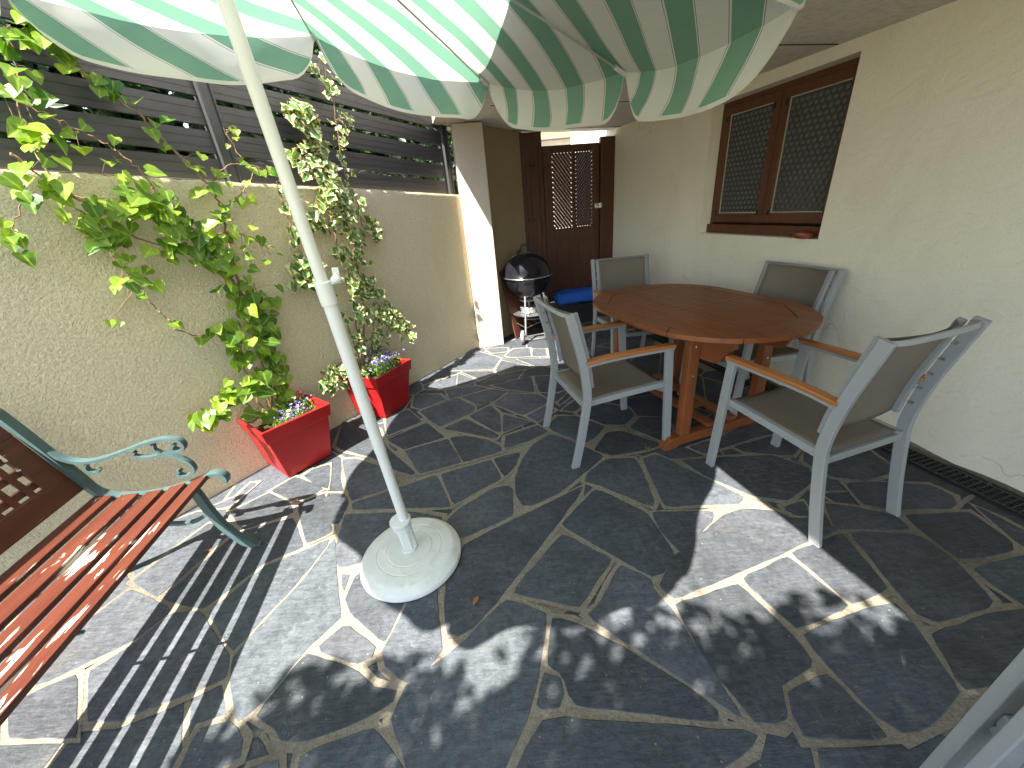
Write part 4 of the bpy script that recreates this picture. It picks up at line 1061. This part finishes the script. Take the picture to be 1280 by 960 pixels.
for i in range(8):
    mb = MB(); vs = []; uv = []; NB = 36; NH = 8; on = ((TIP[i]+TIP[(i+1) % 8])/2-CEN).normalized(); seed = i*7.3
    oh = Vector((on.x, on.y, 0)).normalized(); qn = on.dot(QP)
    for b in range(NB+1):
        t = b/NB; rim_ = cpt(i, 1.0, t); k = min(t/(.42 if i == 0 else .15), (1-t)/.15); k = max(0, min(1, k)); dr_ = .160*(1-(1-k)**2.2)**.75 + .006*math.sin(t*9+seed)
        dr_ = max(dr_, .004)
        if i == 7: dr_ = max(.004, dr_*(.16+.7*min(1, (1-t)/.8)))
        ph = .020*math.sin(t*14+seed)+.014*noise.noise(Vector((t*5, seed, 0)))
        for a in range(NH+1):
            h = a/NH; p = rim_ + Vector((0, 0, -dr_*h)) + oh*(.040*math.sin(h*2.0)*min(1, k)*(1-.4*h) + ph*h*min(1, k)) + Vector((.010*noise.noise(Vector((t*6, h*2, seed))), .01*noise.noise(Vector((t*6, h*2, seed+9))), 0))*h
            if a == 0: p = rim_+Vector((0, 0, -.0005))
            vs.append(p-pin); uv.append((ucoord(rim_)+dr_*h*qn/PER, h if dr_ > .05 else .95))
    mb.add(vs, [(b*(NH+1)+a, b*(NH+1)+a+1, (b+1)*(NH+1)+a+1, (b+1)*(NH+1)+a) for b in range(NB) for a in range(NH)], uv)
    mb.build('valance', 'canopy_cloth', cano, smooth=True, angle=180)
for i in range(8):
    mb = MB(); pts = [cpt(i, r, 0.0)-CNN*.012-pin for r in (.03, .25, .5, .75, .93, .985)]; mb.tube(pts, [.0045]*6, 6)
    rb_ = mb.build('rib', 'rib_metal', pz)
    mb = MB(); mb.tube([cpt(i, .955, 0)-CNN*.011-pin, cpt(i, 1.0, 0)-CNN*.009-pin], [.009, .012], 8); mb.build('rib_pocket', 'canopy_cloth' if False else 'white_plastic', rb_)
    mb = MB(); mb.tube([HUB-d_*.10-pin, cpt(i, .22, 0)-CNN*.016-pin], .004, 6); mb.build('stretcher', 'rib_metal', pz)
mb = MB(); mb.tube([HUB-d_*.12-pin, HUB-d_*.08-pin], .03, 16); mb.build('runner', 'white_pole', pz, smooth=True)
mb = MB(); mb.tube([HUB-d_*.03-pin, HUB+d_*.03-pin], .032, 16); mb.build('hub', 'white_pole', pz, smooth=True)

# base
PBB = at(515, 693, .03)
ps = thing('parasol_stand', 'round white plastic parasol foot on the slate floor', 'parasol stand', (PBB.x-.002, PBB.y, .010))
mb = MB(); mb.lathe([(.218, 0), (.228, .004), (.230, .012), (.226, .026), (.200, .052), (.192, .056), (.150, .060), (.146, .058), (.142, .0605), (.108, .063), (.104, .061), (.100, .0635), (.03, .066), (.004, .066)], n=72)
mb.build('disc', 'white_plastic', ps, smooth=True, angle=25)
ax = (HUB-PB).normalized(); o0 = Vector((0, 0, .064)); rt = ax.to_track_quat('Z', 'Y').to_matrix()
mb = MB(); vs = []; n = 32; prof = [(.0, .036), (.012, .036), (.014, .028), (.06, .030), (.13, .031), (.135, .027)]
for z, r in prof:
    for k in range(n):
        a = 2*math.pi*k/n; fl = 1-.16*(1 if .013 < z < .131 and (k % 8) in (2, 3, 4, 5) else 0)*(1 if z < .1 else .6); vs.append(o0 + rt @ Vector((r*fl*math.cos(a), r*fl*math.sin(a), z)))
mb.add(vs, [(i*n+k, i*n+(k+1) % n, (i+1)*n+(k+1) % n, (i+1)*n+k) for i in range(len(prof)-1) for k in range(n)]+[tuple((len(prof)-1)*n+k for k in range(n))])
mb.build('stem', 'white_plastic', ps, smooth=True, angle=35)
mb = MB(); mb.lathe([(.027, .130), (.040, .133), (.042, .142), (.042, .150), (.036, .154), (.036, .166), (.046, .170), (.047, .178), (.042, .182), (.0215, .183)], o0, 12, rt); mb.build('collar', 'white_plastic', ps, smooth=True, angle=30)

# ------------------------------------------------------------------ red planters
def planter(label, Fc, Rc, size_b, size_t, H):
    e = (Rc-Fc).normalized(); l = Vector((-e.y, e.x, 0)); c = Fc+e*size_b/2+l*size_b/2
    p = thing('planter', label, 'planter', (c.x, c.y, .010), math.atan2(e.y, e.x), 'red square planters by the garden wall')
    b, t = size_b/2, size_t/2; rh = .085; rim = .010; tt = b+(t-b)*((H-rh)/H)
    lev = [(b, 0), (tt, H-rh-.004), (tt+.012, H-rh), (t+.012, H), (t-.004, H), (t-.012, H-.03), (t-.020, H-.06)]
    mb = MB(); vs = [Vector((sx*r, sy*r, z)) for r, z in lev for sx, sy in ((-1, -1), (1, -1), (1, 1), (-1, 1))]
    mb.add(vs, [(i*4+k, i*4+(k+1) % 4, i*4+4+(k+1) % 4, i*4+4+k) for i in range(len(lev)-1) for k in range(4)]+[(3, 2, 1, 0)])
    mb.build('pot', 'red_plastic', p, bevel=.004)
    mb = MB(); n = 16; r = t-.019; vs = [(-r+2*r*i/n, -r+2*r*j/n, H-.052+.02*noise.noise(Vector((i*.4, j*.4, size_t*9)))) for i in range(n+1) for j in range(n+1)]
    mb.add(vs, [(i*(n+1)+j, (i+1)*(n+1)+j, (i+1)*(n+1)+j+1, i*(n+1)+j+1) for i in range(n) for j in range(n)]); mb.build('soil', 'soil', p, smooth=True)
    return p, c, e, l
P1, c1, e1_, l1 = planter('red square planter nearer the bench, with the plain green ivy', at(362, 599), at(414, 570), .292, .405, .385)
P2, c2_, e2_, l2 = planter('red square planter nearer the pillar, behind the parasol pole', at(483, 524.5), at(518, 499), .290, .400, .375)

def flowers(c, e, l, label, H, spots, nl=900, nf=95):
    t = thing('lobelia', label, 'flowers', (c.x, c.y, H), 0, 'lobelias in the red planters'); mb = MB(); fl = MB(); wf = MB()
    for k in range(nl):
        a, b, r, hh = random.choice(spots); x = a+random.gauss(0, r*.5); y = b+random.gauss(0, r*.5)
        x = max(-.17, min(.17, x)); y = max(-.17, min(.17, y)); z = -.04+hh*random.random()
        P = e*x+l*y+Vector((0, 0, z)); leaves(mb, P, Vector((random.gauss(0, .7), random.gauss(0, .7), .8)), Vector((random.gauss(0, 1), random.gauss(0, 1), .6)), random.uniform(.012, .024), random.random(), 'oval')
    for k in range(nf):
        a, b, r, hh = random.choice(spots); x = max(-.18, min(.18, a+random.gauss(0, r*.55))); y = max(-.18, min(.18, b+random.gauss(0, r*.55)))
        P = e*x+l*y+Vector((0, 0, hh*random.uniform(.45, .95))); N = Vector((random.gauss(0, .5), random.gauss(-.3, .5), 1)).normalized(); X = N.orthogonal().normalized(); Y = N.cross(X); s_ = random.uniform(.0045, .0075); a0 = random.random()*6
        m_ = fl if random.random() < .85 else wf
        for q in range(5):
            an = a0+q*1.257; d = X*math.cos(an)+Y*math.sin(an); w2 = X*-math.sin(an)+Y*math.cos(an)
            m_.add([P, P+d*s_*.8+w2*s_*.42+N*.002, P+d*s_*1.25, P+d*s_*.8-w2*s_*.42+N*.002], [(0, 1, 2, 3)])
    mb.build('foliage', 'herb_leaf', t); fl.build('blossom', 'petal', t)
    if wf.v: wf.build('pale_blossom', 'petal_white', t)
    return t
flowers(c1, e1_, l1, 'low clump of violet lobelia in the planter nearer the bench', .375, [(.10, -.02, .10, .07), (.02, -.10, .09, .06), (.13, .06, .07, .09), (-.03, -.13, .08, .04)], 1100, 90)
flowers(c2_, e2_, l2, 'taller clump of violet lobelia in the planter nearer the pillar', .365, [(.06, -.05, .12, .12), (.12, .08, .09, .17), (-.02, -.10, .10, .10), (.14, -.05, .07, .11)], 1500, 190)

# ------------------------------------------------------------------ climbing ivies
def ivy(name, label, base, branches, mat, shape, dens, size, tlo=0, thi=1, extra=None):
    t = thing(name, label, 'ivy', base, 0, 'ivies climbing the garden wall'); lf = MB(); stm = MB(); inv = Vector(base)
    for br in branches:
        pts, thick, dn_, sz = br
        P = []
        for q in pts:
            if len(q) == 3 and isinstance(q[0], float) and abs(q[0]) < 9: P.append(Vector(q))
            else: P.append(onwall(q[0], q[1], q[2] if len(q) > 2 else .05))
        P = smoothpath(P, 7)
        P = [p+Vector((random.gauss(0, .004), random.gauss(0, .004), random.gauss(0, .004))) for p in P]
        n = len(P); stm.tube([p-inv for p in P], [thick*(1-.7*i/n)+.0008 for i in range(n)], 5)
        L = sum((b-a).length for a, b in zip(P, P[1:])); cnt = int(L*dens*dn_)
        for k in range(cnt):
            u = random.random()**.9*(n-1.001); i = int(u); p = P[i].lerp(P[i+1], u-i); tg = (P[i+1]-P[i]).normalized()
            dirv = WN*abs(random.gauss(.03, .03)) + tg.cross(WN)*random.gauss(0, .035) + Vector((0, 0, random.gauss(0, .02)))
            q = p+dirv; stm.tube([p-inv, p.lerp(q, .6)+Vector((0, 0, .008))-inv, q-inv], [.0011, .001, .0009], 4)
            D = Vector((0, 0, -1))*random.uniform(.3, 1.0)+WD*random.gauss(.15, .55)+WN*random.uniform(.1, .8)+tg*random.gauss(0, .3)
            N = WN*random.uniform(.5, 1.0)+Vector((0, 0, random.uniform(.15, 1.0)))+WD*random.gauss(.15, .4)
            s_ = size*sz*random.uniform(.6, 1.25)
            leaves(lf, q-inv, D, N, s_, min(1, max(0, random.gauss(.45, .28))), shape)
    stm.build('stem', 'stem_bark', t); lf.build('foliage', mat, t); return t
b1 = c1+Vector((0, 0, .36)); s1 = [tuple(float(v) for v in b1+e1_*a+l1*b) for a, b in ((-.03, .10), (.02, .12), (-.08, .08), (.05, .09), (-.12, .02))]
BR1 = [
 ([s1[0], (335, 440, .07), (318, 405, .06), (290, 352, .05), (262, 310, .06), (232, 280, .06), (188, 262, .06), (120, 255, .06), (60, 225, .05), (10, 190, .06)], .008, 1.0, 1.05),
 ([s1[1], (340, 450, .06), (312, 400, .06), (300, 360, .06), (285, 300, .06), (276, 262, .07), (262, 232, .06), (235, 205, .04), (200, 170, -.02), (160, 133, -.04), (105, 95, -.04), (60, 48, -.03), (15, 38, -.02)], .007, .62, .9),
 ([s1[0], (322, 430, .09), (300, 385, .08), (268, 335, .07), (225, 315, .06), (180, 300, .06), (130, 280, .06), (92, 260, .05)], .006, 1.15, 1.1),
 ([s1[1], (328, 420, .06), (312, 372, .05), (290, 338, .06), (250, 300, .07), (218, 292, .07), (205, 262, .06)], .005, 1.3, 1.1),
 ([s1[2], (310, 470, .10), (296, 450, .09), (282, 425, .08), (270, 405, .07)], .005, 2.2, 1.15),
 ([s1[2], (300, 500, .12), (283, 485, .12), (268, 505, .14), (255, 520, .15), (246, 515, .14)], .004, 2.2, 1.05),
 ([s1[3], (345, 480, .08), (335, 455, .07), (322, 425, .06), (330, 385, .05), (316, 355, .04)], .004, 1.5, 1.0),
 ([(262, 421, .05), (225, 413, .04), (200, 390, .04), (178, 362, .04), (160, 340, .04), (135, 310, .04), (118, 292, .04)], .0035, 1.1, .95),
 ([(160, 340, .04), (165, 365, .04), (140, 395, .04), (128, 408, .03)], .002, .35, .5),
 ([(205, 262, .06), (190, 232, .05), (170, 208, .0), (140, 185, -.04), (95, 160, -.04), (40, 135, -.04), (-15, 108, -.03)], .004, .75, .9),
 ([(110, 255, .05), (75, 235, .05), (45, 190, .0), (25, 150, -.03), (22, 100, -.03), (14, 60, -.03), (10, 30, -.03)], .004, .9, 1.15),
 ([(60, 48, -.03), (45, 28, -.03), (42, 8, -.02)], .003, 2.6, 1.3),
 ([(105, 95, -.04), (85, 70, -.03), (60, 60, -.03), (38, 44, -.03)], .003, 1.2, 1.3),
 ([(262, 232, .06), (290, 205, .02), (330, 212, .05), (350, 225, .05)], .003, .9, .9),
 ([(276, 262, .07), (300, 245, .06), (315, 215, .05), (296, 190, -.02), (280, 160, -.03)], .003, .9, .7),
 ([(250, 300, .07), (285, 290, .06), (322, 300, .05), (338, 318, .05)], .003, 1.0, .85),
 ([(30, 215, .05), (26, 250, .06), (16, 290, .06), (5, 300, .07)], .0025, 1.6, .95),
 ([(188, 262, .06), (160, 245, .05), (150, 225, .05), (110, 215, .03)], .003, 1.6, 1.1),
 ([(232, 280, .07), (210, 250, .07), (182, 240, .06), (165, 262, .06)], .003, 1.5, 1.0),
]
ivy('green_ivy', 'plain green ivy trained across the wall and fence from the planter nearer the bench', tuple(b1), BR1, 'ivy_leaf', 'heart', 29, .066)
b2 = c2_+Vector((0, 0, .35)); s2 = [tuple(float(v) for v in b2+e2_*a+l2*b) for a, b in ((-.05, .10), (.0, .12), (-.10, .04), (.06, .10), (-.13, -.02))]
BR2 = [
 ([s2[0], (445, 400, .06), (440, 365, .06), (428, 330, .06), (420, 300, .06), (412, 262, .06), (405, 225, .05), (398, 190, -.02), (385, 160, -.03), (372, 128, -.03)], .006, 1.25, 1.0),
 ([s2[1], (455, 395, .06), (448, 340, .05), (440, 300, .06), (430, 265, .06), (420, 240, .05), (405, 205, .0), (388, 170, -.03), (378, 140, -.03)], .006, 1.25, 1.05),
 ([s2[0], (432, 400, .06), (415, 385, .05), (400, 360, .05), (388, 335, .05), (376, 315, .05), (365, 290, .05), (355, 255, .05), (345, 225, .05)], .004, .9, .9),
 ([s2[3], (468, 400, .07), (478, 390, .07), (462, 365, .06), (452, 345, .06)], .004, 1.6, .9),
 ([s2[3], (490, 405, .10), (500, 408, .13), (512, 418, .16)], .003, 2.2, .75),
 ([s2[3], (470, 410, .09), (485, 388, .08), (492, 398, .10)], .003, 2.2, .8),
 ([s2[4], (425, 455, .14), (415, 468, .15), (408, 478, .14), (398, 482, .13)], .003, 3.0, .9),
 ([(445, 330, .05), (455, 300, .05), (452, 275, .05), (442, 240, .05), (430, 215, .0), (424, 180, -.03), (420, 150, -.03), (412, 115, -.03), (400, 92, -.02), (385, 82, -.02)], .003, .85, .85),
 ([(385, 160, -.03), (368, 145, -.03), (352, 140, -.02)], .003, 2.4, 1.1),
 ([(405, 225, .05), (380, 215, .05), (368, 200, .0), (375, 180, -.02)], .003, 1.6, .95),
 ([(440, 265, .06), (465, 282, .05), (462, 292, .05)], .002, 2.0, .9),
 ([(388, 335, .06), (376, 322, .06), (366, 352, .06)], .002, 1.5, 1.3),
 ([(420, 150, -.03), (432, 145, -.03), (438, 150, -.03)], .002, 1.8, .55),
 ([(420, 240, .08), (400, 245, .08), (392, 262, .07), (395, 290, .06)], .003, 1.8, 1.1),
]
ivy('variegated_ivy', 'cream edged variegated ivy climbing from the planter nearer the pillar', tuple(b2), BR2, 'variegated_leaf', 'lobed', 42, .062)

# ------------------------------------------------------------------ bench
E0 = at(258, 605, .42)+Vector((.028, -.010, 0)); bdir = (at(0, 930, .42)-E0); bdir.z = 0; bdir.normalize(); brear = Vector((bdir.y, -bdir.x, 0)); brear = brear if brear.x < 0 else -brear
bn = thing('garden_bench', 'weathered slatted red wood bench with green cast iron ends', 'bench', (E0.x, E0.y, .010), math.atan2(bdir.y, bdir.x)-math.pi/2)
# local: y along the bench from the far end (0) towards the viewer, x to the rear?  choose sign
rx = 1 if (Matrix.Rotation(bn.rotation_euler.z, 3, 'Z') @ Vector((1, 0, 0))).dot(brear) > 0 else -1
BL_ = 1.22
def B(u, y, z): return Vector((rx*u, y, z))
def seatz(u): return .420+.030*((u-.24)/.24)**2 - .012
slw = .068
us = [.028, .125, .222, .319, .416]
for u in us:
    z = seatz(u)+.016; z2 = seatz(u+slw/2)-seatz(u-slw/2); mb = MB()
    sag = [B(u, y, z+.0015*math.sin(y*3+u*20)) for y in np.linspace(.0, BL_, 12)]
    vs = []; ang_ = math.atan2(z2, slw)
    for p in sag:
        for a, b in ((-1, -1), (1, -1), (1, 1), (-1, 1)):
            vs.append(p+Vector((rx*a*slw/2*math.cos(ang_), 0, a*slw/2*math.sin(ang_)+b*.011)))
    fs = [(i*4+k, i*4+(k+1) % 4, i*4+4+(k+1) % 4, i*4+4+k) for i in range(11) for k in range(4)]+[(3, 2, 1, 0), tuple(44+k for k in range(4))]
    mb.add(vs, fs); mb.build('seat_slat', 'bench_wood', bn, bevel=.004)
mb = MB(); mb.tube([B(.0, .70, seatz(.0)-.006), B(.24, .70, seatz(.24)-.006), B(.45, .70, seatz(.45)-.006)], .006, 6); mb.build('cross_rod', 'green_iron', bn)
# back: frame with lattice
bz0, bz1 = .50, .86
def bu(z): return .455+(z-.44)*.36
def bbar(mb, y0, y1, z0, z1, th=.022, du=0): 
    c_ = [(y0, z0), (y1, z0), (y1, z1), (y0, z1)]
    mb.add([B(bu(z)+du-th/2, y, z) for y, z in c_]+[B(bu(z)+du+th/2, y, z+.004) for y, z in c_], [(0, 1, 2, 3), (7, 6, 5, 4), (0, 4, 5, 1), (1, 5, 6, 2), (2, 6, 7, 3), (3, 7, 4, 0)])
mb = MB(); bbar(mb, .0, BL_, bz0, bz0+.075); mb.build('lower_back_rail', 'bench_back_wood', bn, bevel=.003)
mb = MB(); bbar(mb, .0, BL_, bz1-.07, bz1); mb.build('upper_back_rail', 'bench_back_wood', bn, bevel=.003)
for y in (.0, BL_-.09):
    mb = MB(); bbar(mb, y, y+.09, bz0+.0755, bz1-.0705, .020); mb.build('back_stile', 'bench_back_wood', bn, bevel=.003)
mb = MB(); za, zb = bz0+.073, bz1-.068
y = .135
while y < BL_-.1: bbar(mb, y-.012, y+.012, za, zb, .006, -.0035); y += .062
z = za+.035
while z < zb: bbar(mb, .088, BL_-.088, z-.012, z+.012, .006, .0035); z += .062
mb.build('lattice', 'bench_back_wood', bn)
mb = MB()
for (y0, y1, z0, z1) in ((.090, BL_-.09, za+.003, za+.009), (.090, .096, za+.009, zb-.009), (.090, BL_-.09, zb-.009, zb-.003)): bbar(mb, y0, y1, z0, z1, .012, -.006)
mb.build('lattice_bead', 'bench_wood', bn)
def iron_end(y):
    mb = MB()
    def strap(pts, w, t, n=6):
        P = smoothpath([B(u, y, z) for u, z in pts], n); mb.sweep_rect(P, w, t, (0, 1, 0))
    strap([(-.055, .405), (-.062, .430), (-.045, .452), (-.01, .455), (.06, .432), (.16, .412), (.28, .408), (.38, .425), (.44, .45)], .040, .018)           # seat rail with nose
    strap([(.36, .415), (.44, .46), (.475, .55), (.525, .70), (.575, .84), (.60, .90), (.625, .915), (.645, .90)], .040, .020)                                    # back post
    strap([(.515, .690), (.475, .645), (.42, .622), (.35, .622), (.26, .640), (.17, .662), (.10, .668), (.05, .655), (.035, .630), (.045, .606), (.070, .602), (.083, .618), (.072, .632)], .030, .013, 7)   # arm and scroll
    strap([(.40, .622), (.425, .600), (.425, .575), (.40, .562), (.385, .575)], .022, .011)
    strap([(.145, .655), (.150, .625), (.135, .600), (.17, .592), (.215, .600), (.235, .615), (.225, .628)], .020, .011)
    strap([(.135, .600), (.090, .575), (.050, .535), (.045, .495), (.075, .470), (.105, .475), (.112, .495), (.098, .502)], .026, .014)
    strap([(.10, .425), (.085, .36), (.075, .28), (.055, .18), (.02, .09), (-.025, .030), (-.045, .0)], .030, .034)                                        # front leg
    strap([(-.075, .006), (-.04, .008), (.0, .03), (.03, .09)], .028, .012)
    strap([(.38, .42), (.42, .34), (.455, .22), (.50, .10), (.56, .012), (.60, .006)], .034, .028)                                                    # rear leg
    strap([(.075, .25), (.16, .215), (.26, .23), (.36, .275), (.44, .26)], .018, .014); strap([(.12, .40), (.17, .34), (.26, .31), (.35, .34), (.39, .40)], .016, .012)
    mb.build('iron_end', 'green_iron', bn, smooth=True, angle=50, bevel=.002)
iron_end(-.018); iron_end(BL_+.018)

# ------------------------------------------------------------------ small things on the floor
def bits(name, lab, spots, mat, size):
    for k, (px, py) in enumerate(spots):
        p = at(px, py, .013); mb = MB(); leaves(mb, Vector((0, 0, 0)), Vector((math.cos(k*2.1), math.sin(k*2.1), .05)), Vector((.1, .1, 1)), size, .5, 'oval')
        o = mb.build(name, mat); o.location = p; tag(o, lab[k], 'leaf', 'dry leaves on the paving')
bits('dry_leaf', ['reddish dry leaf on the paving under the bench front', 'reddish dry leaf on the pale paving right of the bench shadow', 'tiny dry leaf on slate right of the parasol base'], [(254, 688), (371, 627), (598, 745)], 'dry_leaf', .045)
wd = thing('weed', 'tiny green weed growing in the joint by the table foot', 'weed', at(808, 563, .01)); mb = MB()
for k in range(14): leaves(mb, Vector((random.gauss(0, .012), random.gauss(0, .012), random.uniform(.0, .02))), Vector((random.gauss(0, 1), random.gauss(0, 1), .8)), Vector((0, 0, 1)), random.uniform(.012, .022), random.random(), 'oval')
mb.build('foliage', 'herb_leaf', wd)
